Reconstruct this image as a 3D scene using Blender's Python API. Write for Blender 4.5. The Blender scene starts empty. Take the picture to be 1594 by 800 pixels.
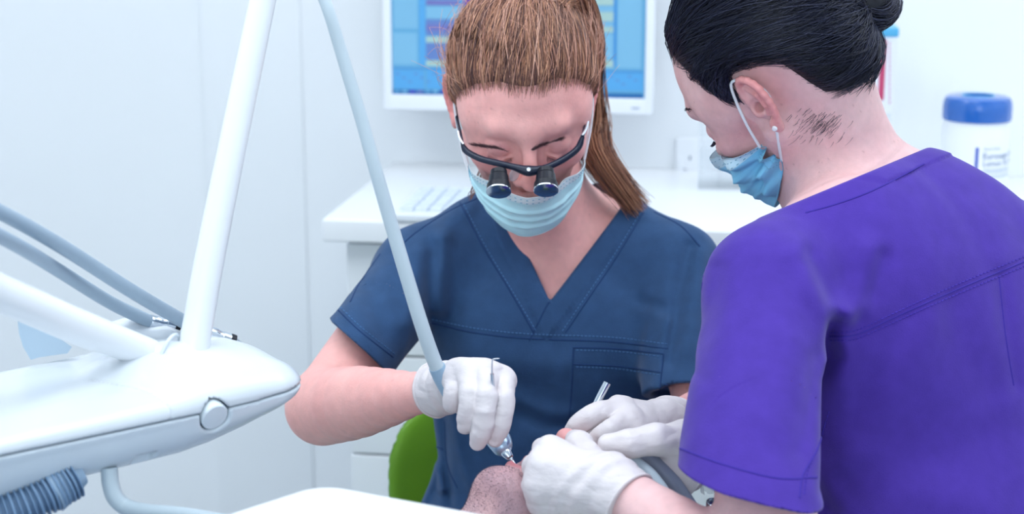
import bpy, bmesh, math, random
import numpy as np
from mathutils import Vector, Matrix
PI = math.pi
random.seed(7)
RNG = np.random.default_rng(11)
SC = bpy.context.scene
COL = SC.collection

# ------------------------------------------------------------------ camera
F_PX, IW, IH = 2600.0, 1594.0, 800.0
PITCH = math.radians(13.0)
CAM = np.array([0.0, 0.0, 1.45])
cR = np.array([1.0, 0.0, 0.0])
cF = np.array([0.0, math.cos(PITCH), -math.sin(PITCH)])
cU = np.array([0.0, math.sin(PITCH), math.cos(PITCH)])
cam_data = bpy.data.cameras.new('camera')
cam = bpy.data.objects.new('camera', cam_data)
COL.objects.link(cam)
cam.location = CAM
cam.rotation_euler = (PI / 2 - PITCH, 0, 0)
cam_data.sensor_width = 36.0
cam_data.lens = 36.0 * F_PX / IW
cam_data.clip_start = 0.02
cam_data.dof.use_dof = True
cam_data.dof.focus_distance = 1.68
cam_data.dof.aperture_fstop = 5.0
SC.camera = cam

# ------------------------------------------------------------------ light
wd = bpy.data.worlds.new('world'); SC.world = wd; wd.use_nodes = True
wd.node_tree.nodes['Background'].inputs[0].default_value = (0.80, 0.90, 1.0, 1)
wd.node_tree.nodes['Background'].inputs[1].default_value = 0.6

def area(name, loc, rot, size, size_y, power, color):
    l = bpy.data.lights.new(name, 'AREA'); l.shape = 'RECTANGLE'
    l.size = size; l.size_y = size_y; l.energy = power; l.color = color
    o = bpy.data.objects.new(name, l); COL.objects.link(o)
    o.location = loc; o.rotation_euler = rot
    return o
area('ceiling_panel_light', (0.0, 1.2, 2.66), (0, 0, 0), 1.15, 1.15, 7.0, (0.90, 0.96, 1.0))
area('ceiling_panel_light', (-1.3, 1.6, 2.66), (0, 0, 0), 1.15, 1.15, 7.0, (0.90, 0.96, 1.0))
area('ceiling_panel_light', (1.2, 2.0, 2.66), (0, 0, 0), 1.15, 1.15, 6.0, (0.90, 0.96, 1.0))
area('added_front_light', (-0.4, -1.45, 1.75), (math.radians(80), 0, 0), 2.6, 1.5, 14, (0.86, 0.94, 1.0))  # added soft frontal light behind the camera, set at an invented window
SC.view_settings.view_transform = 'Standard'
SC.view_settings.look = 'None'
SC.view_settings.gamma = 1.0
SC.view_settings.use_curve_mapping = False
SC.view_settings.exposure = 0.36

# ------------------------------------------------------------------ helpers
def P(px, py, d):
    """point at camera depth d behind photograph pixel (px, py)"""
    return CAM + d * (cF + (px - IW / 2) / F_PX * cR + (IH / 2 - py) / F_PX * cU)
def V3(x, u, d):
    return x * cR + u * cU + d * cF
def to_px(p):
    q = np.asarray(p) - CAM
    d = q @ cF
    return np.stack([IW / 2 + F_PX * (q @ cR) / d, IH / 2 - F_PX * (q @ cU) / d, d], -1)
def lin(c):
    return tuple(((x / 255) / 12.92 if x / 255 <= 0.04045 else ((x / 255 + 0.055) / 1.055) ** 2.4) for x in c)
def unit(v):
    v = np.asarray(v, float); return v / (np.linalg.norm(v) + 1e-12)

MATS = {}
def mat(name, rgb, rough=0.5, metal=0.0, bump=0.0, bscale=60.0, var=0.0, vscale=8.0, spec=0.5, trans=0.0,
        coat=0.0, attr=False, sheen=0.0, sss=0.0, emit=0.0, weave=0.0, stretch=None, ior=1.45, alpha=1.0):
    """procedural principled material; rgb is 0-255 display colour"""
    if name in MATS: return MATS[name]
    m = bpy.data.materials.new(name); m.use_nodes = True
    nt = m.node_tree; N = nt.nodes; L = nt.links
    b = N['Principled BSDF']
    col = lin(rgb) + (1,)
    b.inputs['Base Color'].default_value = col
    b.inputs['Roughness'].default_value = rough
    b.inputs['Metallic'].default_value = metal
    b.inputs['Specular IOR Level'].default_value = spec
    b.inputs['IOR'].default_value = ior
    b.inputs['Alpha'].default_value = alpha
    b.inputs['Transmission Weight'].default_value = trans
    b.inputs['Coat Weight'].default_value = coat
    b.inputs['Coat Roughness'].default_value = 0.1
    b.inputs['Sheen Weight'].default_value = sheen
    b.inputs['Sheen Roughness'].default_value = 0.4
    if sss:
        b.inputs['Subsurface Weight'].default_value = sss
        b.inputs['Subsurface Radius'].default_value = (1.0, 0.35, 0.25)
        b.inputs['Subsurface Scale'].default_value = 0.008
    if emit:
        b.inputs['Emission Color'].default_value = col
        b.inputs['Emission Strength'].default_value = emit
    tc = N.new('ShaderNodeTexCoord'); src = tc.outputs['Object']
    if stretch:
        mp = N.new('ShaderNodeMapping'); mp.inputs['Scale'].default_value = stretch
        L.new(src, mp.inputs['Vector']); src = mp.outputs['Vector']
    csock = None
    if attr:
        a = N.new('ShaderNodeAttribute'); a.attribute_name = 'col'; csock = a.outputs['Color']
    if var:
        n = N.new('ShaderNodeTexNoise'); n.inputs['Scale'].default_value = vscale; n.inputs['Detail'].default_value = 5
        L.new(src, n.inputs['Vector'])
        mr = N.new('ShaderNodeMapRange'); mr.inputs[1].default_value = 0.25; mr.inputs[2].default_value = 0.75
        mr.inputs[3].default_value = 1 - var; mr.inputs[4].default_value = 1 + var
        L.new(n.outputs['Fac'], mr.inputs[0])
        mx = N.new('ShaderNodeMix'); mx.data_type = 'RGBA'; mx.blend_type = 'MULTIPLY'
        mx.inputs['Factor'].default_value = 1.0
        if csock: L.new(csock, mx.inputs[6])
        else: mx.inputs[6].default_value = col
        L.new(mr.outputs[0], mx.inputs[7]); csock = mx.outputs[2]
    if csock: L.new(csock, b.inputs['Base Color'])
    hs = []
    if bump:
        n2 = N.new('ShaderNodeTexNoise'); n2.inputs['Scale'].default_value = bscale; n2.inputs['Detail'].default_value = 4
        L.new(src, n2.inputs['Vector']); hs.append((n2.outputs['Fac'], bump))
    if weave:
        w = N.new('ShaderNodeTexNoise'); w.inputs['Scale'].default_value = 900; w.inputs['Detail'].default_value = 1
        L.new(src, w.inputs['Vector']); hs.append((w.outputs['Fac'], weave))
    prev = None
    for h, s in hs:
        bn = N.new('ShaderNodeBump'); bn.inputs['Strength'].default_value = s; bn.inputs['Distance'].default_value = 0.004
        L.new(h, bn.inputs['Height'])
        if prev: L.new(prev, bn.inputs['Normal'])
        prev = bn.outputs['Normal']
    if prev: L.new(prev, b.inputs['Normal'])
    MATS[name] = m
    return m

def tag(o, label=None, cat=None, group=None, kind=None):
    if label: o['label'] = label
    if cat: o['category'] = cat
    if group: o['group'] = group
    if kind: o['kind'] = kind
    return o
def thing(name, label, cat, loc, group=None):
    o = bpy.data.objects.new(name, None); COL.objects.link(o)
    o.empty_display_size = 0.05
    o.location = tuple(loc); tag(o, label, cat, group)
    return o
def put(name, me, material, parent=None, smooth=True):
    """links mesh data (world coordinates) as an object, keeping its place under a parent"""
    o = bpy.data.objects.new(name, me); COL.objects.link(o)
    if material is not None and len(me.materials) == 0:
        for mm in (material if isinstance(material, (list, tuple)) else [material]): me.materials.append(mm)
    if smooth and len(me.polygons): me.polygons.foreach_set('use_smooth', np.ones(len(me.polygons), bool))
    # origin to the mesh's own middle
    n = len(me.vertices)
    co = np.empty(n * 3, np.float32); me.vertices.foreach_get('co', co); co = co.reshape(-1, 3)
    c = (co.min(0) + co.max(0)) / 2
    me.vertices.foreach_set('co', (co - c).ravel()); me.update()
    o.location = tuple(float(v) for v in c)
    if parent is not None:
        o.parent = parent
        pm = Matrix.Identity(4); q = parent
        loc = Vector((0, 0, 0))
        while q is not None: loc = loc + q.location; q = q.parent
        o.location = Vector(tuple(float(v) for v in c)) - loc
    return o

class MB:
    """collects shapes into one mesh"""
    def __init__(s): s.v = []; s.f = []; s.mi = []; s.n = 0
    def add(s, v, f, mi=0):
        s.v.append(np.asarray(v, float)); s.f += [tuple(i + s.n for i in q) for q in f]; s.mi += [mi] * len(f)
        s.n += len(v); return s
    def box(s, c, size, M=None, mi=0, bev=0.0):
        hx, hy, hz = np.asarray(size) / 2
        if bev <= 0:
            v = np.array([(x, y, z) for x in (-hx, hx) for y in (-hy, hy) for z in (-hz, hz)])
            f = [(0, 1, 3, 2), (4, 6, 7, 5), (0, 4, 5, 1), (2, 3, 7, 6), (0, 2, 6, 4), (1, 5, 7, 3)]
        else:
            bm = bmesh.new(); bmesh.ops.create_cube(bm, size=1.0)
            for q in bm.verts: q.co = Vector((q.co.x * 2 * hx, q.co.y * 2 * hy, q.co.z * 2 * hz))
            bmesh.ops.bevel(bm, geom=bm.edges[:], offset=bev, segments=3, profile=0.6, affect='EDGES', clamp_overlap=True)
            bm.verts.ensure_lookup_table(); bm.verts.index_update()
            v = np.array([tuple(q.co) for q in bm.verts]); f = [tuple(x.index for x in q.verts) for q in bm.faces]; bm.free()
        if M is not None: v = v @ np.asarray(M).T
        return s.add(v + np.asarray(c), f, mi)
    def tube(s, pts, r, seg=12, cap=True, mi=0, flat=None):
        """round tube along points; r a number or one per point"""
        pts = np.asarray(pts, float); n = len(pts); r = np.broadcast_to(np.asarray(r, float), (n,))
        t = np.gradient(pts, axis=0); t /= np.linalg.norm(t, axis=1)[:, None] + 1e-12
        u = np.cross(t[0], (0.31, 0.2, 0.93)); u /= np.linalg.norm(u)
        vs = []; ang = np.linspace(0, 2 * PI, seg, endpoint=False)
        for i in range(n):
            u = u - t[i] * (u @ t[i]); u /= np.linalg.norm(u); w = np.cross(t[i], u)
            vs.append(pts[i] + r[i] * (np.cos(ang)[:, None] * u + np.sin(ang)[:, None] * w))
        f = [(i * seg + j, i * seg + (j + 1) % seg, (i + 1) * seg + (j + 1) % seg, (i + 1) * seg + j)
             for i in range(n - 1) for j in range(seg)]
        if cap: f += [tuple(range(seg))[::-1], tuple(range((n - 1) * seg, n * seg))]
        return s.add(np.concatenate(vs), f, mi)
    def lathe(s, c, prof, axis=(0, 0, 1), seg=40, mi=0, up=None):
        """prof: list of (radius, height) along axis from c"""
        a = unit(axis); u = unit(np.cross(a, (0.3, 0.9, 0.1) if abs(a[2]) > .9 else (0, 0, 1))); w = np.cross(a, u)
        ang = np.linspace(0, 2 * PI, seg, endpoint=False); vs = []
        for r, h in prof: vs.append(np.asarray(c) + a * h + r * (np.cos(ang)[:, None] * u + np.sin(ang)[:, None] * w))
        n = len(prof)
        f = [(i * seg + j, i * seg + (j + 1) % seg, (i + 1) * seg + (j + 1) % seg, (i + 1) * seg + j)
             for i in range(n - 1) for j in range(seg)]
        f += [tuple(range(seg))[::-1], tuple(range((n - 1) * seg, n * seg))]
        return s.add(np.concatenate(vs), f, mi)
    def mesh(s, name, fix=True):
        me = bpy.data.meshes.new(name)
        me.from_pydata(np.concatenate(s.v).tolist(), [], s.f)
        me.polygons.foreach_set('material_index', np.array(s.mi, np.int32))
        if fix:
            bm = bmesh.new(); bm.from_mesh(me); bmesh.ops.recalc_face_normals(bm, faces=bm.faces[:]); bm.to_mesh(me); bm.free()
        return me
    def put(s, name, material, parent=None, smooth=True, sharp=35):
        me = s.mesh(name); o = put(name, me, material, parent, smooth)
        if smooth and sharp: me.set_sharp_from_angle(angle=math.radians(sharp))
        return o

def spline(pts, n=40):
    """Catmull-Rom through points (any dimension)"""
    p = np.asarray(pts, float); p = np.vstack([2 * p[0] - p[1], p, 2 * p[-1] - p[-2]])
    m = len(p) - 3; out = []
    for q in np.linspace(0, m - 1e-6, n):
        i = int(q); t = q - i; a, b, c, d = p[i:i + 4]
        out.append(.5 * (2 * b + (c - a) * t + (2 * a - 5 * b + 4 * c - d) * t * t + (3 * b - a - 3 * c + d) * t ** 3))
    return np.array(out)

# ------------------------------------------------------------------ implicit surfaces
def smin(a, b, k):
    h = np.clip(.5 + .5 * (b - a) / k, 0, 1); return b + (a - b) * h - k * h * (1 - h)
def smax(a, b, k): return -smin(-a, -b, k)
def dot(q): return np.einsum('ij,ij->i', q, q)
def ell(c, r, M=None):
    """ellipsoid; M columns are its axes"""
    c = np.asarray(c, np.float32); r = np.asarray(r, np.float32)
    MM = None if M is None else np.asarray(M, np.float32)
    def f(p):
        q = p - c
        if MM is not None: q = q @ MM
        q = q / r; k0 = np.sqrt(dot(q)) + 1e-6
        q = q / r; k1 = np.sqrt(dot(q)) + 1e-6
        return k0 * (k0 - 1) / k1
    return f
def rc(a, b, ra, rb):
    a = np.asarray(a, np.float32); b = np.asarray(b, np.float32); ba = b - a; bb = float(ba @ ba) + 1e-12
    def f(p):
        q = p - a; t = np.clip((q @ ba) / bb, 0, 1)
        q = q - t[:, None] * ba
        return np.sqrt(dot(q)) - (ra + (rb - ra) * t)
    return f
def rcf(a, b, wa, wb, ha, hb, up):
    """flattened round cone: half width w sideways, half height h along up"""
    a = np.asarray(a, np.float32); b = np.asarray(b, np.float32); ba = b - a; ln = float(np.linalg.norm(ba)); ax = ba / ln
    up = np.asarray(up, np.float32); up = up - ax * (up @ ax); up /= np.linalg.norm(up); sd = np.cross(ax, up)
    M = np.stack([ax, sd, up], 1).astype(np.float32)
    def f(p):
        q = (p - a) @ M; t = np.clip(q[:, 0] / ln, 0, 1)
        w = wa + (wb - wa) * t; h = ha + (hb - ha) * t
        e = q[:, 0] - t * ln
        m = np.minimum(w, h)
        k = np.sqrt((q[:, 1] / w) ** 2 + (q[:, 2] / h) ** 2 + (e / m) ** 2) + 1e-6
        g = np.sqrt((q[:, 1] / w ** 2) ** 2 + (q[:, 2] / h ** 2) ** 2 + (e / m ** 2) ** 2) + 1e-6
        return k * (k - 1) / g
    return f
def rbox(c, half, r, M=None):
    c = np.asarray(c, np.float32); half = np.asarray(half, np.float32) - r
    MM = None if M is None else np.asarray(M, np.float32)
    def f(p):
        q = p - c
        if MM is not None: q = q @ MM
        q = np.abs(q) - half
        return np.sqrt((np.maximum(q, 0) ** 2).sum(-1)) + np.minimum(q.max(-1), 0) - r
    return f
def uni(*items):
    """smooth union: (f, k) pairs"""
    def f(p):
        d = None
        for it in items:
            g, k = it if isinstance(it, tuple) else (it, 0.01)
            e = g(p); d = e if d is None else smin(d, e, k)
        return d
    return f
def chain(pts, rs, k=0.004):
    return uni(*[(rc(pts[i], pts[i + 1], rs[i], rs[i + 1]), k) for i in range(len(pts) - 1)])
def bound(f, c, r):
    c = np.asarray(c, np.float32)
    def g(p):
        q = p - c; l = np.sqrt(dot(q)); out = l - r + 0.03
        m = l < r + 0.02
        if m.any(): out = out.copy(); out[m] = f(p[m])
        return out
    return g
def xform(f, M, o):
    M = np.asarray(M, np.float32); o = np.asarray(o, np.float32)
    return lambda p: f((p - o) @ M)
def polydist(pts):
    """distance to a polyline"""
    pts = np.asarray(pts, np.float32)
    def f(p):
        d = None
        for a, b in zip(pts[:-1], pts[1:]):
            ba = b - a; q = p - a; t = np.clip((q @ ba) / (ba @ ba + 1e-12), 0, 1); q = q - t[:, None] * ba
            e = dot(q); d = e if d is None else np.minimum(d, e)
        return np.sqrt(d)
    return f
def hash_noise(p, scale, seed=0):
    """smooth value noise in about -1..1"""
    q = p * scale + seed * 17.3; i = np.floor(q).astype(np.int64); f = (q - i).astype(np.float32); f = f * f * (3 - 2 * f)
    def h(a, b, c):
        n = (a * 374761393 + b * 668265263 + c * 2147483647 + seed * 1274126177) & 0xffffffff
        n = ((n ^ (n >> 13)) * 1274126177) & 0xffffffff
        return ((n ^ (n >> 16)) & 0xffff).astype(np.float32) / 32767.5 - 1
    x, y, z = i[:, 0], i[:, 1], i[:, 2]; r = 0
    for dx in (0, 1):
        for dy in (0, 1):
            for dz in (0, 1):
                w = (f[:, 0] if dx else 1 - f[:, 0]) * (f[:, 1] if dy else 1 - f[:, 1]) * (f[:, 2] if dz else 1 - f[:, 2])
                r = r + w * h(x + dx, y + dy, z + dz)
    return r

def grad(f, p, e=0.0008):
    ds = [np.array(s, np.float32) for s in ((1, -1, -1), (-1, -1, 1), (-1, 1, -1), (1, 1, 1))]
    g = 0
    for s in ds: g = g + s * f(p + e * s)[:, None]
    return g / (4 * e)
def nets(f, lo, hi, h):
    """surface nets of f < 0 in a box, block-sparse; returns vertices and quads"""
    lo = np.asarray(lo, np.float32); B = 8
    n = np.ceil((np.asarray(hi) - lo) / h / B).astype(int); n = np.maximum(n, 1)
    bi = np.stack(np.meshgrid(*[np.arange(k) for k in n], indexing='ij'), -1).reshape(-1, 3)
    cd = f((lo + (bi + .5) * B * h).astype(np.float32))
    near = np.abs(cd) < B * h * 0.87 * 1.5 + 0.004
    D = np.empty(tuple(n * B), np.float32)
    Dv = D.reshape(n[0], B, n[1], B, n[2], B)
    Dv[...] = cd.reshape(n[0], 1, n[1], 1, n[2], 1)
    act = bi[near]
    off = np.stack(np.meshgrid(*[np.arange(B)] * 3, indexing='ij'), -1).reshape(-1, 3)
    for s in range(0, len(act), 1200):
        a = act[s:s + 1200]
        pts = (lo + (a[:, None, :] * B + off[None]).reshape(-1, 3) * h).astype(np.float32)
        v = f(pts).reshape(len(a), B, B, B)
        Dv[a[:, 0], :, a[:, 1], :, a[:, 2], :] = v
    ins = D < 0
    cells = np.zeros(tuple(k - 1 for k in D.shape), np.uint8)
    for dx in (0, 1):
        for dy in (0, 1):
            for dz in (0, 1):
                cells += ins[dx:D.shape[0] - 1 + dx, dy:D.shape[1] - 1 + dy, dz:D.shape[2] - 1 + dz]
    ci = np.argwhere((cells > 0) & (cells < 8))
    idx = -np.ones(cells.shape, np.int64); idx[ci[:, 0], ci[:, 1], ci[:, 2]] = np.arange(len(ci))
    acc = np.zeros((len(ci), 3), np.float32); cnt = np.zeros(len(ci), np.float32)
    cor = [(0, 0, 0), (1, 0, 0), (0, 1, 0), (1, 1, 0), (0, 0, 1), (1, 0, 1), (0, 1, 1), (1, 1, 1)]
    for a in range(8):
        for b in range(a + 1, 8):
            df = np.abs(np.subtract(cor[a], cor[b]))
            if df.sum() != 1: continue
            A = ci + cor[a]; Bq = ci + cor[b]
            da = D[A[:, 0], A[:, 1], A[:, 2]]; db = D[Bq[:, 0], Bq[:, 1], Bq[:, 2]]
            m = (da < 0) != (db < 0)
            t = np.where(m, da / (da - db + 1e-20), 0)
            acc += np.where(m[:, None], np.asarray(cor[a]) + t[:, None] * (np.subtract(cor[b], cor[a])), 0); cnt += m
    v = lo + (ci + acc / cnt[:, None]) * h
    quads = []
    for ax in range(3):
        u, w = (ax + 1) % 3, (ax + 2) % 3
        sl0 = [slice(None)] * 3; sl1 = [slice(None)] * 3
        sl0[ax] = slice(0, -1); sl1[ax] = slice(1, None)
        e0, e1 = ins[tuple(sl0)], ins[tuple(sl1)]
        g = np.argwhere(e0 != e1)
        g = g[(g[:, u] > 0) & (g[:, w] > 0) & (g[:, u] < D.shape[u] - 1) & (g[:, w] < D.shape[w] - 1)]
        flip = e0[g[:, 0], g[:, 1], g[:, 2]]
        def at(du, dw):
            q = g.copy(); q[:, u] += du; q[:, w] += dw; return idx[q[:, 0], q[:, 1], q[:, 2]]
        q = np.stack([at(-1, -1), at(0, -1), at(0, 0), at(-1, 0)], 1)
        q[~flip] = q[~flip][:, ::-1]
        quads.append(q)
    q = np.concatenate(quads); q = q[(q >= 0).all(1)]
    return v.astype(np.float32), q
def sdf_mesh(name, f, boxes, color=None, proj=2):
    """one mesh of f over boxes (lo, hi, voxel, keep) - keep(p) picks the faces each box contributes"""
    VS, QS, NS = [], [], []; n = 0
    for bx in boxes:
        lo, hi, h = bx[:3]
        v, q = nets(f, lo, hi, h)
        for i in range(proj):
            g = grad(f, v, 0.3 * h); gl = (g * g).sum(-1)[:, None] + 1e-6
            s = f(v)[:, None] * g / gl
            l = np.sqrt((s * s).sum(-1))[:, None]; s *= np.minimum(1, 0.7 * h / (l + 1e-9))
            v = v - s
        if len(bx) > 3:
            k = bx[3](v); q = q[k[q].all(1)]
        used = np.zeros(len(v), bool); used[q.ravel()] = True
        mp = np.cumsum(used) - 1; v = v[used]; q = mp[q]
        g = grad(f, v, 0.4 * h); g /= np.linalg.norm(g, axis=1)[:, None] + 1e-9
        VS.append(v); QS.append(q + n); NS.append(g); n += len(v)
    v = np.concatenate(VS); q = np.concatenate(QS); nr = np.concatenate(NS)
    return quad_mesh(name, v, q, nr, color(v) if color else None)
def quad_mesh(name, v, q, nr=None, col=None):
    me = bpy.data.meshes.new(name)
    k = q.shape[1]
    me.vertices.add(len(v)); me.vertices.foreach_set('co', np.asarray(v, np.float32).ravel())
    me.loops.add(q.size); me.loops.foreach_set('vertex_index', q.ravel().astype(np.int32))
    me.polygons.add(len(q)); me.polygons.foreach_set('loop_start', np.arange(0, q.size, k, dtype=np.int32))
    me.polygons.foreach_set('loop_total', np.full(len(q), k, np.int32))
    me.update(calc_edges=True); me.validate()
    me.polygons.foreach_set('use_smooth', np.ones(len(me.polygons), bool))
    if col is not None:
        a = me.attributes.new('col', 'FLOAT_COLOR', 'POINT')
        c = np.ones((len(v), 4), np.float32); c[:, :3] = col; a.data.foreach_set('color', c.ravel())
    if nr is not None: me.normals_split_custom_set_from_vertices(nr.tolist())
    return me
def raycast(f, px, py, d0=1.1, d1=3.0):
    """first hit of rays through pixels with f < 0; returns points (n,3)"""
    px = np.atleast_1d(np.asarray(px, float)); py = np.atleast_1d(np.asarray(py, float))
    dr = cF + ((px - IW / 2) / F_PX)[:, None] * cR + ((IH / 2 - py) / F_PX)[:, None] * cU
    t = np.full(len(px), d0)
    live = np.arange(len(px))
    for i in range(70):
        v = f((CAM + t[live, None] * dr[live]).astype(np.float32)); t[live] = np.minimum(t[live] + v * 0.85, d1)
        live = live[(np.abs(v) > 1.5e-4) & (t[live] < d1)]
        if not len(live): break
    return CAM + t[:, None] * dr
def on_surface(f, pix, n=40, lift=0.0, d0=1.1):
    """a smooth line drawn over the surface behind photograph pixels"""
    q = spline(pix, n); p = raycast(f, q[:, 0], q[:, 1], d0)
    if lift:
        g = grad(f, p.astype(np.float32)); p = p + lift * g / (np.linalg.norm(g, axis=1)[:, None] + 1e-9)
    return p
def ramp(x, a, b): return np.clip((x - a) / (b - a), 0, 1)
def mixc(a, b, t): return a + (b - a) * t[:, None]

# ------------------------------------------------------------------ the room (turned 8 degrees to the camera)
YAW = math.radians(8.0)
wr = np.array([math.cos(YAW), -math.sin(YAW), 0.0])
wn = np.array([-math.sin(YAW), -math.cos(YAW), 0.0])
ez = np.array([0.0, 0.0, 1.0])
WO = np.array([0.0, 3.0, 0.0])
WM = np.stack([wr, -wn, ez], 1)          # wall frame: x along the wall, y into the wall, z up
def W(s, out, z): return WO + s * wr + out * wn + z * ez
def wall_at(px, py, out=0.0):
    dr = cF + (px - IW / 2) / F_PX * cR + (IH / 2 - py) / F_PX * cU
    o = WO + out * wn
    t = ((o - CAM) @ wn) / (dr @ wn); p = CAM + t * dr - WO
    return float(p @ wr), float(p[2])
def plane_z(px, py, z):
    dr = cF + (px - IW / 2) / F_PX * cR + (IH / 2 - py) / F_PX * cU
    return CAM + (z - CAM[2]) / dr[2] * dr

m_wall = mat('wall_paint', (238, 242, 246), 0.55, bump=0.02, bscale=40, var=0.012, vscale=3)
m_ceil = mat('ceiling_paint', (240, 242, 245), 0.7)
m_floor = mat('floor_vinyl', (200, 208, 216), 0.35, var=0.06, vscale=30)
m_lam = mat('white_laminate', (236, 240, 245), 0.28, var=0.01)
m_plinth = mat('plinth_grey', (150, 165, 180), 0.6)  # plain grey of the cabinet plinths
m_top = mat('worktop_laminate', (243, 246, 250), 0.22, var=0.01)
m_steel = mat('brushed_steel', (205, 212, 220), 0.22, metal=1.0, bump=0.03, bscale=200)
m_lampwhite = mat('lamp_diffuser', (245, 250, 255), 0.5, emit=1.5)
m_pane_glow = mat('glowing_pane', (225, 238, 245), 0.05, emit=0.9)  # panes glow to strengthen the added front light
m_trimw = mat('white_trim', (240, 244, 248), 0.35)

SX0, SX1, OUT1, ZC = -2.1, 2.0, 4.6, 2.7
def wbox(s0, s1, o0, o1, z0, z1, bev=0.0, mi=0, mb=None):
    mb = mb or MB()
    return mb.box(W((s0 + s1) / 2, (o0 + o1) / 2, (z0 + z1) / 2), (s1 - s0, o1 - o0, z1 - z0), WM, mi, bev)
def structure(name, mb, m, label=None, parent=None):
    o = mb.put(name, m, parent)
    if parent is None: tag(o, label, name.split('_')[0], kind='structure')
    return o
structure('floor', wbox(SX0, SX1, -0.1, OUT1, -0.1, 0.0), m_floor, 'pale grey vinyl floor of the treatment room')
structure('ceiling', wbox(SX0, SX1, -0.1, OUT1, ZC, ZC + .1), m_ceil, 'white ceiling of the treatment room')
structure('wall_back', wbox(SX0, SX1, -0.1, 0.0, 0.0, ZC), m_wall, 'white back wall behind the monitor')
structure('wall_left', wbox(SX0 - .1, SX0, -0.1, OUT1, 0.0, ZC), m_wall, 'white side wall beyond the delivery unit')
structure('wall_right', wbox(SX1, SX1 + .1, -0.1, OUT1, 0.0, ZC), m_wall, 'white side wall beyond the assistant')
wb = MB()
wx0, wx1, wz0, wz1 = -1.4, 1.4, 1.0, 2.4
for a in ((SX0, wx0, 0, ZC), (wx1, SX1, 0, ZC), (wx0, wx1, 0, wz0), (wx0, wx1, wz1, ZC)):
    wbox(a[0], a[1], OUT1, OUT1 + .1, a[2], a[3], mb=wb)
structure('wall_rear', wb, m_wall, 'white rear wall with an opening for the added window')
fr = MB()
for a in ((wx0, wx0 + .06, wz0, wz1), (wx1 - .06, wx1, wz0, wz1), (wx0, wx1, wz0, wz0 + .06), (wx0, wx1, wz1 - .06, wz1), (-.03, .03, wz0, wz1)):
    wbox(a[0], a[1], OUT1 - .02, OUT1 + .08, a[2], a[3], mb=fr)
win = structure('window_added', fr, m_trimw, 'unseen white framed window added in the rear wall for front light')  # unseen window, put in to go with the added front light
structure('pane', wbox(wx0 + .06, -.03, OUT1 + .03, OUT1 + .04, wz0 + .06, wz1 - .06), m_pane_glow, parent=win)
structure('pane', wbox(.03, wx1 - .06, OUT1 + .03, OUT1 + .04, wz0 + .06, wz1 - .06), m_pane_glow, parent=win)
for nm, (a, b) in {'baseboard_back': (SX0, SX1)}.items():
    structure(nm, wbox(a, b, 0.0, 0.012, 0.0, 0.10, .003), m_trimw, 'low white skirting along the back wall')
s325, _ = wall_at(322, 300, 0.008); s470, _ = wall_at(474, 300, 0.008)
structure('trim_1', wbox(s325, s470, 0.0, 0.004, 0.10, ZC, .0018), m_wall, 'shallow flat white pilaster on the back wall')
for i, (lx, ly) in enumerate(((0.0, 1.2), (-1.3, 1.6), (1.2, 2.0))):
    t = thing('ceiling_light', ['square flat ceiling light panel over the patient', 'square flat ceiling light panel over the delivery unit',
              'square flat ceiling light panel over the assistant'][i], 'ceiling light', (lx, ly, 2.68), 'ceiling light panels')
    f = MB()
    for sx, sy, w, h in ((-.6, 0, .03, 1.23), (.6, 0, .03, 1.23), (0, -.6, 1.17, .03), (0, .6, 1.17, .03)):
        f.box((lx + sx, ly + sy, 2.685), (w, h, .03))
    f.put('frame', m_trimw, t)
    MB().box((lx, ly, 2.69), (1.17, 1.17, .012)).put('diffuser', m_lampwhite, t)

# ---- worktop, cabinets
ZT = 0.93
sL, _ = wall_at(500, 340, 0.46)
pc = plane_z(500, 341, ZT); oF = float((pc - WO) @ wn); sL = float((pc - WO) @ wr)
wt = wbox(sL, 1.75, 0.001, oF, ZT - .036, ZT, .006)
tag(wt.put('worktop', m_top), 'long white worktop running along the back wall', 'worktop')
oC = oF - 0.03
pcab = plane_z(533, 375, ZT - .036); sC = float((pcab - WO) @ wr)
def cabinet(s0, s1, label, gaps):
    t = thing('drawer_cabinet', label, 'cabinet', W((s0 + s1) / 2, oC / 2, 0), 'white drawer cabinets under the worktop')
    wbox(s0, s1, 0.002, oC - .02, 0.09, ZT - .036, .002).put('body', m_lam, t)
    wbox(s0 + .02, s1 - .02, 0.01, oC - .07, 0.0, 0.09).put('plinth', m_plinth, t)
    zs = [0.10] + gaps + [ZT - .042]
    for a, b in zip(zs[:-1], zs[1:]):
        d = wbox(s0 + .0015, s1 - .0015, oC - .0195, oC, a + .002, b - .002, .0025).put('drawer', m_lam, t)
        wbox(s1 - .17, s1 - .04, oC, oC + .02, b - .055, b - .045, .003).put('handle', m_steel, d)
def zgap(px, py):
    dr = cF + (px - IW / 2) / F_PX * cR + (IH / 2 - py) / F_PX * cU
    o = WO + oC * wn; t_ = ((o - CAM) @ wn) / (dr @ wn); return float((CAM + t_ * dr)[2])
gz = sorted([zgap(560, 707), zgap(645, 556)])
cabinet(sC, sC + .45, 'white drawer cabinet at the open left end of the worktop', [gz[0] - .2, gz[0], gz[1]])
cabinet(sC + .452, sC + .9, 'white drawer cabinet behind the woman in navy scrubs', [.35, .62])
cabinet(sC + .902, sC + 1.5, 'white drawer cabinet behind the woman in purple scrubs', [.35, .62])

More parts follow.
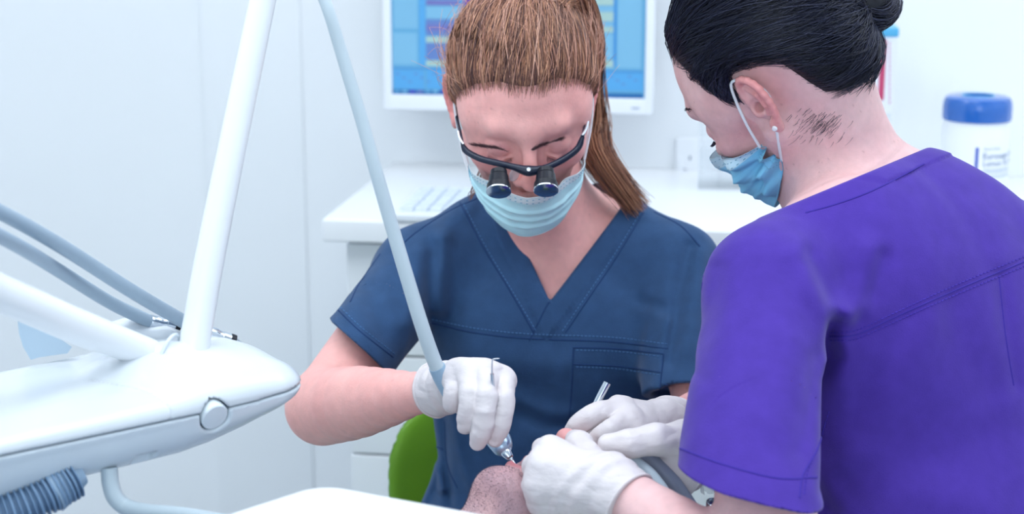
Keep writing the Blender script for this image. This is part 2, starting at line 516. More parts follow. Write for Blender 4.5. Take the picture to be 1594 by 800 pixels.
# ---- monitor on the wall
m_bez = mat('monitor_plastic', (240, 244, 249), 0.3)
m_arm = mat('arm_plastic', (225, 232, 240), 0.4)
OM = 0.11
def mon(px, py, out): 
    s, z = wall_at(px, py, out); return s, z
sl, zb = wall_at(597, 168, OM); sr, _ = wall_at(1016, 182, OM)
sil, zib = wall_at(610, 145, OM); sir, _ = wall_at(1003, 155, OM)
zb = (zb + wall_at(1016, 182, OM)[1]) / 2
zib = (zib + wall_at(1003, 156, OM)[1]) / 2
ztop = zib + 0.285
t = thing('monitor', 'white computer monitor showing a blue appointment grid above the worktop', 'monitor', W((sl + sr) / 2, OM, zb))
fr = MB()
wbox(sl, sil, OM - .03, OM, zb, ztop + .015, .004, mb=fr); wbox(sir, sr, OM - .03, OM, zb, ztop + .015, .004, mb=fr)
wbox(sil - .004, sir + .004, OM - .03, OM, zb, zib, .004, mb=fr); wbox(sil - .004, sir + .004, OM - .03, OM, ztop, ztop + .015, .004, mb=fr)
fr.put('bezel', m_bez, t)
wbox(sl + .01, sr - .01, OM - .055, OM - .028, zb + .01, ztop + .005, .01).put('back_cover', m_bez, t)
wbox(-.06 + (sl + sr) / 2, .06 + (sl + sr) / 2, 0.001, OM - .055, zb + .12, zb + .24, .004).put('wall_bracket', m_arm, t)
wbox(sir - .022, sir - .008, OM, OM + .0006, zb + .010, zb + .0125).put('maker_mark', mat('mark_grey', (150, 165, 190), 0.5), t)
def scr(name, rgb, e=0.62): return mat('screen_' + name, rgb, 0.4, emit=e*.42, spec=0.3)
scm = [scr('blue', (92, 152, 190)), scr('slate', (92, 120, 176)), scr('violet', (72, 40, 172)), scr('straw', (150, 180, 178)),
       scr('pale', (112, 166, 198)), scr('mid', (80, 150, 202)), scr('navy', (40, 96, 152)), scr('mauve', (104, 108, 168)), scr('deep', (60, 128, 190))]
sm = MB()
wbox(sil - .002, sir + .002, OM - .02, OM - .006, zib - .002, ztop + .002, mb=sm, mi=0)
scw = sm.put('screen', scm, t)
bl = MB()
def blk(x0, y0, x1, y1, mi, k=0):
    a, b = wall_at(x0, y0 + (x0 - 610) * .025, OM - .0055)[0], wall_at(x1, y0, OM - .0055)[0]
    c = wall_at(x0, y1, OM - .0055)[1]; dd = wall_at(x0, y0, OM - .0055)[1]
    wbox(a, b, OM - .0062, OM - .0054 + k * .0003, c, dd, mb=bl, mi=mi)
blk(611, -70, 649, 44, 4); blk(611, 51, 649, 100, 4)
blk(651, -70, 661, 101, 5); blk(663, -70, 715, -2, 1); blk(663, 0, 715, 8, 7); blk(663, 10, 715, 29, 4); blk(663, 30, 715, 55, 1); blk(663, 38, 715, 48, 7, 1)
blk(663, 57, 715, 66, 3); blk(663, 67, 715, 93, 1); blk(663, 94, 715, 103, 3)
blk(717, -70, 720, 102, 8); blk(722, -40, 744, 8, 2); blk(722, 30, 742, 46, 2); blk(748, -30, 790, 6, 7); blk(722, 50, 790, 100, 5)
blk(900, -50, 955, -6, 2); blk(900, -5, 955, 8, 3); blk(900, 10, 955, 17, 4); blk(900, 18, 955, 33, 3); blk(900, 35, 955, 40, 4)
blk(900, 41, 955, 50, 3); blk(900, 53, 955, 90, 4); blk(900, 93, 955, 104, 3); blk(957, -70, 961, 104, 8); blk(963, -70, 1001, 106, 4)
blk(611, 105, 1001, 107, 8); blk(613, 109, 660, 138, 5); blk(664, 109, 708, 138, 5); blk(915, 113, 1001, 140, 5)
for i in range(9): blk(616 + i * 9.5, 114 + (i % 3) * 6, 622 + i * 9.5, 116 + (i % 3) * 6, 1, 1)
for i in range(8): blk(920 + i * 9.5, 118 + (i % 3) * 6, 926 + i * 9.5, 120 + (i % 3) * 6, 1, 1)
blk(611, 139, 1001, 147, 6)
for i in range(7): blk(614 + i * 12, 140.5, 622 + i * 12, 144, [0, 4, 2, 7][i % 4], 1)
for i, (a, b) in enumerate(((-66, -40), (-38, -14), (-12, 6), (8, 30), (32, 60), (62, 84), (86, 102))):
    blk(796, a, 846, b, [4, 1, 3, 4, 7, 4, 3][i]); blk(850, a, 896, b, [1, 4, 4, 7, 3, 1, 4][i])
bl.put('schedule_blocks', scm, scw, smooth=False)

# ---- keyboard
m_key = mat('key_plastic', (222, 231, 240), 0.45)
m_kb = mat('keyboard_plastic', (232, 238, 245), 0.4)
ka = plane_z(607, 345, ZT); kb_ = plane_z(612, 303, ZT)
s0 = float((ka - WO) @ wr); oo0 = float((ka - WO) @ wn); oo1 = float((kb_ - WO) @ wn)
kd = oo0 - oo1; kw = 0.36
t = thing('keyboard', 'flat white computer keyboard lying on the worktop', 'keyboard', W(s0 + kw / 2, (oo0 + oo1) / 2, ZT))
wbox(s0, s0 + kw, oo1, oo0, ZT, ZT + .012, .004).put('base', m_kb, t)
rows = 5; nk = 15; pw = (kw - .02) / nk; ph = (kd - .03) / rows
kme = MB().box((0, 0, 0), (pw * .82, ph * .8, .007), WM, 0, .0018).mesh('key')
kme.materials.append(m_key)
for r in range(rows):
    for c in range(nk):
        if r == rows - 1 and 4 <= c <= 8: continue
        o = bpy.data.objects.new('key', kme); COL.objects.link(o); o.parent = t
        q = W(s0 + .01 + (c + .5) * pw, oo1 + .012 + (r + .5) * ph, ZT + .0145)
        o.location = Vector(q) - t.location
q = W(s0 + .01 + 6.5 * pw, oo1 + .012 + 4.5 * ph, ZT + .0145)
MB().box(q, (pw * 4.8, ph * .8, .007), WM, 0, .0018).put('space_bar', m_key, t)

# ---- wall socket
m_sock = mat('socket_plastic', (240, 244, 249), 0.3)
m_dark = mat('dark_hole', (70, 90, 120), 0.5)
s0, z1 = wall_at(1052, 214, .01); s1, z0 = wall_at(1122, 290, .01)
t = thing('wall_socket', 'white square power socket on the wall above the worktop', 'socket', W((s0 + s1) / 2, 0, z0))
wbox(s0, s1, 0.0, 0.01, z0, z1, .003).put('plate', m_sock, t)
for (x, y, w, h) in ((1074, 246, 2.6, 6), (1066, 264, 4.5, 2.6), (1082, 266, 4.5, 2.6)):
    a, c = wall_at(x - w / 2, y + h / 2, .0101); b, dd = wall_at(x + w / 2, y - h / 2, .0101)
    wbox(a, b, .006, .0104, c, dd).put('pin_hole', m_dark, t)
a, c = wall_at(1053 + 2, 258, .0101); b, dd = wall_at(1053 + 9, 244, .0101)
wbox(a, b, .006, .013, c, dd, .001).put('switch', m_sock, t)
a, c = wall_at(1096, 292, .0101); b, dd = wall_at(1102, 290, .0101)

# ---- clear organiser in front of the socket
m_clear = mat('clear_acrylic', (225, 238, 248), 0.06, alpha=0.14, spec=0.6)
OA = 0.20
s0, _ = wall_at(1085, 340, OA); s1, _ = wall_at(1212, 340, OA)
t = thing('acrylic_organiser', 'clear acrylic organiser with upright dividers on the worktop', 'organiser', W((s0 + s1) / 2, OA, ZT))
hz = .12
wbox(s0, s1, OA - .09, OA, ZT, ZT + .004).put('base', m_clear, t)
for nm, a in (('front_panel', (s0, s1, OA - .0035, OA, ZT + .004, ZT + .07)), ('back_panel', (s0, s1, OA - .09, OA - .0865, ZT + .004, ZT + hz)),
              ('side_panel', (s0, s0 + .0035, OA - .0865, OA - .0035, ZT + .004, ZT + hz)), ('side_panel', (s1 - .0035, s1, OA - .0865, OA - .0035, ZT + .004, ZT + hz))):
    wbox(*a).put(nm, m_clear, t)
for k in (1, 2, 3):
    x = s0 + (s1 - s0) * k / 4
    wbox(x - .0015, x + .0015, OA - .0865, OA - .0035, ZT + .004, ZT + hz - .02).put('divider', m_clear, t)

# ---- tall clear dispenser with blue lid
m_bluelid = mat('sky_blue_plastic', (86, 176, 222), 0.3)
m_redprint = mat('red_print', (196, 70, 110), 0.5)
m_label = mat('label_paper', (232, 236, 244), 0.45)
OD = 0.17
s0, zt = wall_at(1340, 42, OD); s1, _ = wall_at(1400, 42, OD)
t = thing('clear_dispenser', 'tall clear plastic dispenser with sky blue lid and red printed strip', 'dispenser', W((s0 + s1) / 2, OD, ZT))
hb = zt - .012
wbox(s0 + .003, s1 - .004, OD - .075, OD, ZT, hb, .006).put('tube_body', m_clear, t)
lid = MB(); wbox(s0, s1, OD - .08, OD + .004, hb - .004, zt, .004, mb=lid)
wbox(s0 + .006, s1 - .02, OD - .07, OD - .004, hb - .03, hb - .004, .008, mb=lid)
lid.put('lid', m_bluelid, t)
a, zA = wall_at(1358, 62, OD); b, zB = wall_at(1392, 176, OD)
lab = wbox(a, b, OD, OD + .0006, zB, zA).put('paper_label', m_label, t)
pr = MB()
a, zA = wall_at(1371, 62, OD); b, zB = wall_at(1375.5, 156, OD); wbox(a, b, OD + .0006, OD + .0009, zB, zA, mb=pr)
a, zA = wall_at(1361, 70, OD); b, zB = wall_at(1366, 98, OD); wbox(a, b, OD + .0006, OD + .0009, zB, zA, mb=pr)
a, zA = wall_at(1364, 168, OD); b, zB = wall_at(1374, 182, OD); wbox(a, b, OD + .0006, OD + .0009, zB, zA, mb=pr)
for i in range(14):
    a, zA = wall_at(1384, 66 + i * 7, OD); b, zB = wall_at(1385.5, 70 + i * 7, OD); wbox(a, b, OD + .0006, OD + .0009, zB, zA, mb=pr)
pr.put('red_lettering', m_redprint, lab, smooth=False)

# ---- wipes tub
m_tub = mat('tub_plastic', (243, 247, 250), 0.35)
m_lidb = mat('royal_blue_plastic', (44, 104, 190), 0.18, coat=0.5)
m_bar = mat('blue_print', (20, 78, 190), 0.5)
m_txt = mat('grey_print', (112, 138, 178), 0.5)
OT = 0.23
s0, zl = wall_at(1466, 188, OT); s1, _ = wall_at(1575, 188, OT); _, ztp = wall_at(1520, 153, OT)
rt = (s1 - s0) / 2; cx = (s0 + s1) / 2; ctr = W(cx, OT, 0)
t = thing('wipes_tub', 'round white wipes tub with royal blue lid and printed label', 'tub', W(cx, OT, ZT))
zl = zl + .008
MB().lathe(ctr, [(rt * .9, ZT), (rt * .965, ZT + .004), (rt * .975, ZT + .02), (rt * .97, zl - .02), (rt * .93, zl - .004), (rt * .93, zl + .002)], seg=56).put('tub_body', m_tub, t)
ztp += .004
ld = MB().lathe(ctr, [(rt * .985, zl - .004), (rt, zl), (rt * 1.0, zl + (ztp - zl) * .45), (rt * .985, zl + (ztp - zl) * .72), (rt * .93, zl + (ztp - zl) * .93), (rt * .86, ztp),
     (rt * .47, ztp + .001), (rt * .45, ztp - .003), (rt * .1, ztp - .003)], seg=64).put('lid', m_lidb, t)
ring = MB(); an = np.linspace(0, 2 * PI, 33); ring.tube(ctr + np.stack([np.cos(an) * rt * .46, np.sin(an) * rt * .46, np.full(33, ztp + .001)], 1), .0012, 8, cap=False)
ring.put('pull_ring', m_bluelid, ld)
def around(px, py0, py1, px1, mb, dr=.0004):
    """a patch of print wrapped on the tub"""
    r = rt * .975 + dr
    sa = wall_at(px, py0, OT)[0] - cx; sb = wall_at(px1, py0, OT)[0] - cx
    z1 = wall_at(px, py0, OT + rt * .9)[1]; z0 = wall_at(px, py1, OT + rt * .9)[1]
    aa = math.asin(max(-1, min(1, sa / r))); ab = math.asin(max(-1, min(1, sb / r))); n = 5
    vv = []; ff = []
    for i in range(n + 1):
        a_ = aa + (ab - aa) * i / n; p = ctr + r * (math.sin(a_) * wr + math.cos(a_) * wn)
        vv += [p + z0 * ez, p + z1 * ez]
        if i: ff.append((2 * i - 2, 2 * i, 2 * i + 1, 2 * i - 1))
    mb.add(vv, ff)
b1 = MB(); around(1512, 229, 282, 1516.5, b1); b1.put('blue_bar', m_bar, t)
def wrap_text(body, px, pyb, size, name):
    cu = bpy.data.curves.new(name, 'FONT'); cu.body = body; cu.size = size; cu.resolution_u = 2
    o = bpy.data.objects.new(name, cu); COL.objects.link(o)
    me0 = bpy.data.meshes.new_from_object(o); COL.objects.unlink(o); bpy.data.objects.remove(o)
    r = rt * .975 + .0005; s_ = wall_at(px, pyb, OT)[0] - cx; z_ = wall_at(px, pyb, OT + rt * .9)[1]
    a0 = math.asin(s_ / r)
    for v in me0.vertices:
        a_ = a0 + v.co.x / r; p = ctr + r * (math.sin(a_) * wr + math.cos(a_) * wn) + (z_ + v.co.y) * ez
        v.co = Vector(p)
    put('label_lettering', me0, m_txt, t, smooth=False)
wrap_text('Eurosept Xtra', 1522, 247, .0140, 'txt')
wrap_text('Lemon XL Wipes', 1522, 258, .0125, 'txt')
wrap_text('Henry Schein', 1524, 233, .0055, 'txt')
tl = MB()
for y in (263, 265.6, 268.2, 273, 275.6): around(1522, y, y + 1.0, 1566, tl)
tl.put('fine_print', mat('pale_print', (170, 188, 212), .5), t)

# ------------------------------------------------------------------ dental delivery unit
m_unit = mat('unit_plastic', (220, 227, 234), 0.25, coat=0.2)
m_unit2 = mat('unit_lower_plastic', (222, 233, 241), 0.25, coat=0.2)
m_armw = mat('arm_white_plastic', (240, 244, 248), 0.3, coat=0.2)
m_grey = mat('grey_rubber', (168, 188, 206), 0.4)
m_hose = mat('grey_hose', (190, 205, 214), 0.38)
m_darkgap = mat('dark_joint', (60, 84, 116), 0.6)
m_chrome = mat('chrome', (206, 214, 224), 0.16, metal=1.0)
m_blackp = mat('black_plastic', (16, 22, 36), 0.32, spec=.3)

HS = 0.992                                     # height of the seam
uA = plane_z(0, 712, HS); uB = plane_z(452, 616, HS)
e1 = unit(uB - uA); e2 = np.array([-e1[1], e1[0], 0.0])
UM = np.stack([e1, e2, ez], 1).astype(np.float32)
tipS = 0.015
UO = uB + e1 * tipS                             # tip of the near edge
def UL(s, t, z): return UO + s * e1 + t * e2 + z * ez
def unit_local(p): return (p - UO.astype(np.float32)) @ UM
def s_of(px, py): return float((plane_z(px, py, HS) - UO) @ e1)
S_bot = np.array([s_of(0, 712) - .2, s_of(0, 712), s_of(150, 683), s_of(300, 651), s_of(350, 643), s_of(400, 633), s_of(440, 618), tipS - .01, tipS + .02])
Z_bot = np.array([-.056, -.053, -.048, -.046, -.042, -.034, -.023, -.012, -.002])
S_top = np.array([s_of(0, 712) - .2, s_of(0, 712), s_of(150, 683), s_of(262, 659), s_of(330, 648), s_of(400, 633), s_of(440, 618), tipS - .006, tipS + .02])
Z_top = np.array([.020, .020, .022, .024, .028, .030, .029, .026, .018])
WID = 0.19
def body_f(p):
    q = unit_local(p); s, t, z = q[:, 0], q[:, 1], q[:, 2]
    zb_ = np.interp(s, S_bot, Z_bot); zt_ = np.interp(s, S_top, Z_top)
    # near side bulges: section is a rounded shape in t-z
    mid = 0.0
    tm = WID / 2
    # right end rounded in plan: tight at the near corner, wide at the far one
    endr = np.where(t < tm, .040, .085)
    se = np.maximum(s - (tipS - endr), 0); te = np.maximum(np.abs(t - tm) - (tm - endr), 0)
    plan = np.where((se > 0) & (te > 0), np.sqrt(se ** 2 + te ** 2) - endr, np.maximum(np.abs(t - tm) - tm, s - tipS))
    plan = np.maximum(plan, -.452 - s)
    # top slopes up away from the near edge
    up = zt_ * np.sqrt(np.clip(np.clip(-plan, 0, .045) / .045 * (2 - np.clip(-plan, 0, .045) / .045), 0, 1) + 1e-5)
    dn = zb_ * np.sqrt(np.clip(np.clip(-plan, 0, .045) / .045 * (2 - np.clip(-plan, 0, .045) / .045), 0, 1) + 1e-5)
    dz = np.maximum(z - up, dn - z) * .62
    return smax(dz, plan, .004)
hump_c = UL(s_of(355, 646), .080, .008)
hump = uni((ell(hump_c, (.075, .055, .026), UM), .02), (ell(UL(s_of(310, 651), .080, .012), (.035, .035, .024), UM), .02))
def unit_f(p):
    return smin(body_f(p), hump(p), .02)
seam_px = [(-40, 720), (0, 712), (132, 686), (267, 658.5), (318, 648.5), (356, 642.5), (400, 633), (425, 622.5), (450, 612), (460, 617), (470, 626)]
sq = np.array([unit_local((plane_z(x, y, HS))[None].astype(np.float32))[0] for x, y in seam_px])
# seam height as a function of s: level along the body, rising a little near the tip then dipping at the end
seam_s = np.array([-1.0, s_of(356, 642.5), s_of(410, 631), s_of(436, 620), tipS - .012, tipS + .004])
seam_z = np.array([0.0, 0.0, 0.001, .003, .004, .003])
def seam_f(p):
    q = unit_local(p); return q[:, 2] - np.interp(q[:, 0], seam_s, seam_z)
bt = raycast(unit_f, [336], [651], 1.0)[0]
bdir = unit(grad(unit_f, bt[None].astype(np.float32))[0])
btn = rc(bt - bdir * .03, bt + bdir * .03, .0132, .0132)
gr_lid = None
lid_px = [(140, 590), (180, 596), (215, 603), (245, 616), (262, 632), (267, 645), (263, 657)]
lid_line = on_surface(unit_f, lid_px, 30, d0=1.0)
lidd = polydist(lid_line)
def upper_f(p):
    d = smax(unit_f(p), -(seam_f(p) - .0007), .002)
    d = smax(d, -(btn(p) - .0010), .003)
    return smax(d, -(lidd(p) - .0011), .0012)
notch = rbox(raycast(unit_f, [226], [715], 1.0)[0], (.010, .012, .006), .002, UM)
def lower_f(p):
    d = smax(unit_f(p) + .0012, seam_f(p) + .0007, .002)
    d = smax(d, -(btn(p) - .0010), .003)
    return smax(d, -notch(p), .002)
ulo = UL(-.50, 0, 0); cs = np.stack([UL(s, t_, z) for s in (-.47, tipS + .01) for t_ in (-.02, WID + .02) for z in (-.075, .10)])
lo, hi = cs.min(0), cs.max(0)
unit_t = thing('delivery_unit', 'white dental delivery unit with two arms and round side button', 'dental unit', UL(-.2, .1, -.03))
put('upper_shell', sdf_mesh('upper_shell', upper_f, [(lo, hi, .0022)], proj=1), m_unit, unit_t)
put('lower_shell', sdf_mesh('lower_shell', lower_f, [(lo, hi, .0026)], proj=1), m_unit2, unit_t)
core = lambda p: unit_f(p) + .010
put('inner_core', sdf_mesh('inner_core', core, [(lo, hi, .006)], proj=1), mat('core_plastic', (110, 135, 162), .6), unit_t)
MB().lathe(bt - bdir * .0145, [(.0126, 0), (.0126, .0125), (.0118, .0135), (.002, .0140)], bdir, 36).put('round_button', m_unit2, unit_t)
# upright whip arm and its collar
def arm_tube(name, pix, ds, rs, m, parent, n=40, seg=28):
    q = spline([tuple(a) + (d,) for a, d in zip(pix, ds)], n); r = np.interp(np.linspace(0, 1, n), np.linspace(0, 1, len(rs)), rs)
    return MB().tube([P(*x) for x in q], r, seg).put(name, m, parent)
arm_tube('whip_arm', [(301, 545), (325, 410), (352, 275), (380, 140), (413, -20), (425, -80)], [1.515, 1.52, 1.525, 1.53, 1.535, 1.535], [.0140, .0135, .0128, .0122, .0117], m_armw, unit_t)
arm_tube('resting_arm', [(232, 550), (180, 531), (120, 508), (60, 482), (0, 456), (-80, 420), (-170, 385), (-250, 400), (-285, 520), (-280, 690)], [1.50, 1.47, 1.43, 1.39, 1.35, 1.30, 1.25, 1.225, 1.23, 1.26], [.0135, .0155, .0155, .0155, .0155, .0155], m_armw, unit_t, n=70)
cl = P(262, 556, 1.505)
an = np.linspace(0, 2 * PI, 41); ax1 = unit(P(300, 560, 1.50) - P(240, 540, 1.505)); uu = unit(np.cross(ax1, ez)); ww = np.cross(ax1, uu)
ring = np.array([cl + .0215 * (math.cos(a) * uu + math.sin(a) * ww) for a in an])
MB().tube(ring, .0016, 8, cap=False).put('collar_ring', m_unit2, unit_t)
put('arm_joint', sdf_mesh('arm_joint', uni((ell(cl - ez * .004, (.020, .020, .017)), .01), (rc(P(250, 560, 1.50), P(295, 566, 1.51), .014, .017), .012)),
    [(cl - .07, cl + .07, .0022)], proj=1), m_unit, unit_t)
# holder rail at the back with a grey side wing
rail = [P(150, 520, 1.565), P(200, 518, 1.575), P(250, 524, 1.585), P(300, 538, 1.59)]
put('holder_rail', sdf_mesh('holder_rail', chain(rail, [.010, .012, .012, .010], .01), [(np.min(rail, 0) - .03, np.max(rail, 0) + .03, .0028)], proj=1), m_unit, unit_t)
wing_px = np.array([(27, 497), (52, 500), (95, 528), (112, 540), (105, 550), (82, 553), (62, 556), (48, 560), (36, 540), (30, 520)], float)
wg = MB(); n = len(wing_px); fr_ = [P(x, y, 1.52) for x, y in wing_px]; bk_ = [P(x, y, 1.532) for x, y in wing_px]
wg.add(fr_ + bk_, [tuple(range(n)), tuple(range(n, 2 * n))[::-1]] + [(i, (i + 1) % n, n + (i + 1) % n, n + i) for i in range(n)])
wg.put('side_wing', mat('wing_plastic', (176, 198, 216), .35), unit_t)
for x, y in ((117, 536), (153, 548), (185, 558)):
    p = raycast(unit_f, [x], [y], 1.0)[0]
# tray bracket under the unit and the corrugated supply hose
brk = spline([(170, 728, 1.42), (172, 752, 1.42), (180, 775, 1.42), (198, 790, 1.42), (230, 797, 1.41), (285, 802, 1.39), (360, 815, 1.36)], 40)
brk_o = MB().tube([P(*x) for x in brk], np.interp(np.linspace(0, 1, 40), [0, .3, 1], [.0072, .0075, .0066]), 18).put('tray_bracket', m_hose, unit_t)
chp = spline([(115, 742, 1.40), (80, 762, 1.39), (40, 782, 1.38), (-10, 800, 1.37), (-70, 815, 1.36)], 110)
cps = np.array([P(*x) for x in chp])
MB().tube(cps, .0165 + .0022 * np.sign(np.sin(np.arange(110) * 1.15)), 24).put('corrugated_hose', mat('corrugated_plastic', (120, 150, 182), .45), unit_t)
cap = [P(128, 735, 1.405), P(96, 752, 1.397), P(78, 763, 1.392)]
MB().tube(spline(cap, 10), np.interp(np.linspace(0, 1, 10), [0, .5, 1], [.010, .0185, .0205]), 24).put('hose_cuff', mat('cuff_plastic', (150, 176, 200), .4), unit_t)
# pedestal arm far below carrying the unit
MB().tube([UL(-.34, .1, -.03), UL(-.36, .1, -.10), UL(-.42, .1, -.30), UL(-.42, .1, -HS + .03)], .035, 20).put('support_arm', m_unit, unit_t)
MB().lathe(UL(-.42, .1, -HS), [(.16, 0), (.16, .02), (.14, .035), (.04, .04)]).put('foot_plate', m_unit, unit_t)

# tray in front of the unit
m_tray = mat('tray_plastic', (246, 249, 252), 0.15, coat=0.3)
HT = 0.985
tr_px = [(355, 803), (447, 768), (462, 770), (488, 757), (500, 756), (560, 766), (640, 781), (705, 794), (760, 806)]
tz = [plane_z(x, y, HT) for x, y in tr_px]
c0 = plane_z(500, 756, HT); cR_ = plane_z(720, 797, HT); cL_ = plane_z(356, 803, HT)
ta = unit(cR_ - c0); tb_ = unit(cL_ - c0)
tray_t = thing('instrument_tray', 'flat white plastic instrument tray on the bracket below the unit', 'tray', c0 + .12 * ta + .1 * tb_ - np.array([0, 0, .012]))
nrm = np.array([0, 0, 1.0])
def tp(a, b, z=0.): return c0 + a * ta + b * tb_ + z * nrm
def outline(mn, LA=.30, LB=.26, r=.02):
    pts = []
    for cx_, cy_, a0 in ((mn + r, mn + r, PI), (LA - mn - r, mn + r, 1.5 * PI), (LA - mn - r, LB - mn - r, 0), (mn + r, LB - mn - r, .5 * PI)):
        for k in range(7):
            a = a0 + k / 6 * PI / 2; pts.append((cx_ + r * math.cos(a), cy_ + r * math.sin(a)))
    return pts
mbt = MB(); rings = [(.004, -.012), (0, -.002), (.0005, .0008), (.004, .0012), (.007, .0002), (.016, -.006), (.024, -.007)]
n = 28; vv = []; ff = []
for k, (mn, z) in enumerate(rings):
    for a, b in outline(mn): vv.append(tp(a, b, z))
    if k:
        for i in range(n): ff.append(((k - 1) * n + i, (k - 1) * n + (i + 1) % n, k * n + (i + 1) % n, k * n + i))
ff.append(tuple(range((len(rings) - 1) * n, len(rings) * n))); ff.append(tuple(range(n))[::-1])
mbt.add(vv, ff); mbt.put('tray_pan', m_tray, tray_t, sharp=50)
MB().tube([tp(-.0, .10, -.004), tp(-.02, .10, -.006), tp(-.035, .10, -.010)], .006, 12).put('tray_clip', m_tray, tray_t)

# two handpieces resting in the holder, each with its hose
def rest_handpiece(label, body_px, ds, hose_px, hds, rb, tip, hr):
    t = thing('handpiece', label, 'handpiece', P(body_px[0][0], body_px[0][1], ds[0]), 'steel handpieces resting on the delivery unit')
    a = P(*body_px[0], ds[0]); b = P(*body_px[1], ds[1]); ax = unit(b - a); L = np.linalg.norm(b - a)
    MB().lathe(a, [(rb * .8, 0), (rb, .002), (rb, .012), (rb * .92, .013), (rb * .92, L * .6), (rb, L * .62), (rb, L)], ax, 24).put('steel_body', m_chrome, t)
    MB().lathe(a + ax * L * .88, [(rb * 1.06, 0), (rb * 1.06, .005)], ax, 24).put('black_band', m_blackp, t)
    if tip:
        c = P(*tip[0], tip[1]); 
        MB().tube([b, b + (c - b) * .4, c], [rb * .75, rb * .5, .0008], 16).put('tip', m_chrome, t)
    q = spline([tuple(x) + (d,) for x, d in zip(hose_px, hds)], 70)
    MB().tube([P(*x) for x in q], np.linspace(hr, hr * .95, 70), 16).put('hose', mat('blue_grey_hose', (150, 170, 188), .35), t)
    return t
rest_handpiece('steel handpiece with grey hose resting behind the leaning arm', [(230, 500), (276, 507)], [1.575, 1.59],
    [(232, 500), (170, 470), (90, 420), (30, 384), (-30, 355), (-110, 340), (-190, 420), (-200, 640)], [1.575, 1.53, 1.45, 1.37, 1.31, 1.27, 1.27, 1.30], .0068, None, .0062)
rest_handpiece('long steel handpiece with pointed tip behind the upright arm', [(318, 517), (362, 533)], [1.59, 1.60],
    [(322, 521), (278, 496), (200, 450), (90, 380), (0, 330), (-60, 305), (-150, 310), (-215, 430), (-220, 640)], [1.59, 1.57, 1.51, 1.43, 1.37, 1.33, 1.30, 1.30, 1.32], .0075, [(400, 551), 1.62], .0066)

# ------------------------------------------------------------------ people: shared pieces
def Rx(a): c, s = math.cos(a), math.sin(a); return np.array([[1, 0, 0], [0, c, -s], [0, s, c]])
def Ry(a): c, s = math.cos(a), math.sin(a); return np.array([[c, 0, s], [0, 1, 0], [-s, 0, c]])
def Rz(a): c, s = math.cos(a), math.sin(a); return np.array([[c, -s, 0], [s, c, 0], [0, 0, 1]])
CB = np.stack([cR, cF, cU], 1)               # camera-aligned axes: right, away, up
rad = math.radians

def ear_f(sg):
    """outer ear on side sg (+1 is the person's left)"""
    def e(y, z, dx=0.0): return (sg * (.0705 + .55 * max(y, 0) + dx), .008 + y, z - .004)
    hel = [e(.004, .000, .002), e(.003, .012, .004), e(.008, .024, .003), e(.017, .029, .002), e(.026, .024, .001), e(.031, .012, 0), e(.030, -.002, 0), e(.025, -.014, 0), e(.017, -.024, .001)]
    items = [(chain(spline(hel, 15), np.interp(np.linspace(0, 1, 15), [0, .2, .6, 1], [.0028, .0036, .0036, .0034]), .002), .003)]
    items.append((ell(e(.011, -.029, .002), (.0045, .0075, .0085)), .006))
    tl = math.atan(.55) * sg
    items.append((ell(e(.016, .001, -.003), (.0032, .0135, .025), Rz(-tl)), .004))
    items.append((chain([e(.013, .018, .0), e(.021, .006, .0005), e(.019, -.006, .0005), e(.012, -.015, .001)], [.0022, .003, .003, .0026], .002), .003))
    items.append((ell(e(.002, -.007, .005), (.0035, .0042, .0065)), .004))
    items.append((ell(e(.006, .0, -.006), (.009, .011, .022)), .006))
    con = ell(e(.0095, -.003, .005), (.0085, .0062, .0090)); hol = ell(e(.0065, -.005, -.002), (.010, .0036, .0052))
    u = uni(*items)
    return bound(lambda p: smax(smax(u(p), -con(p), .004), -hol(p), .002), e(.014, 0), .05)

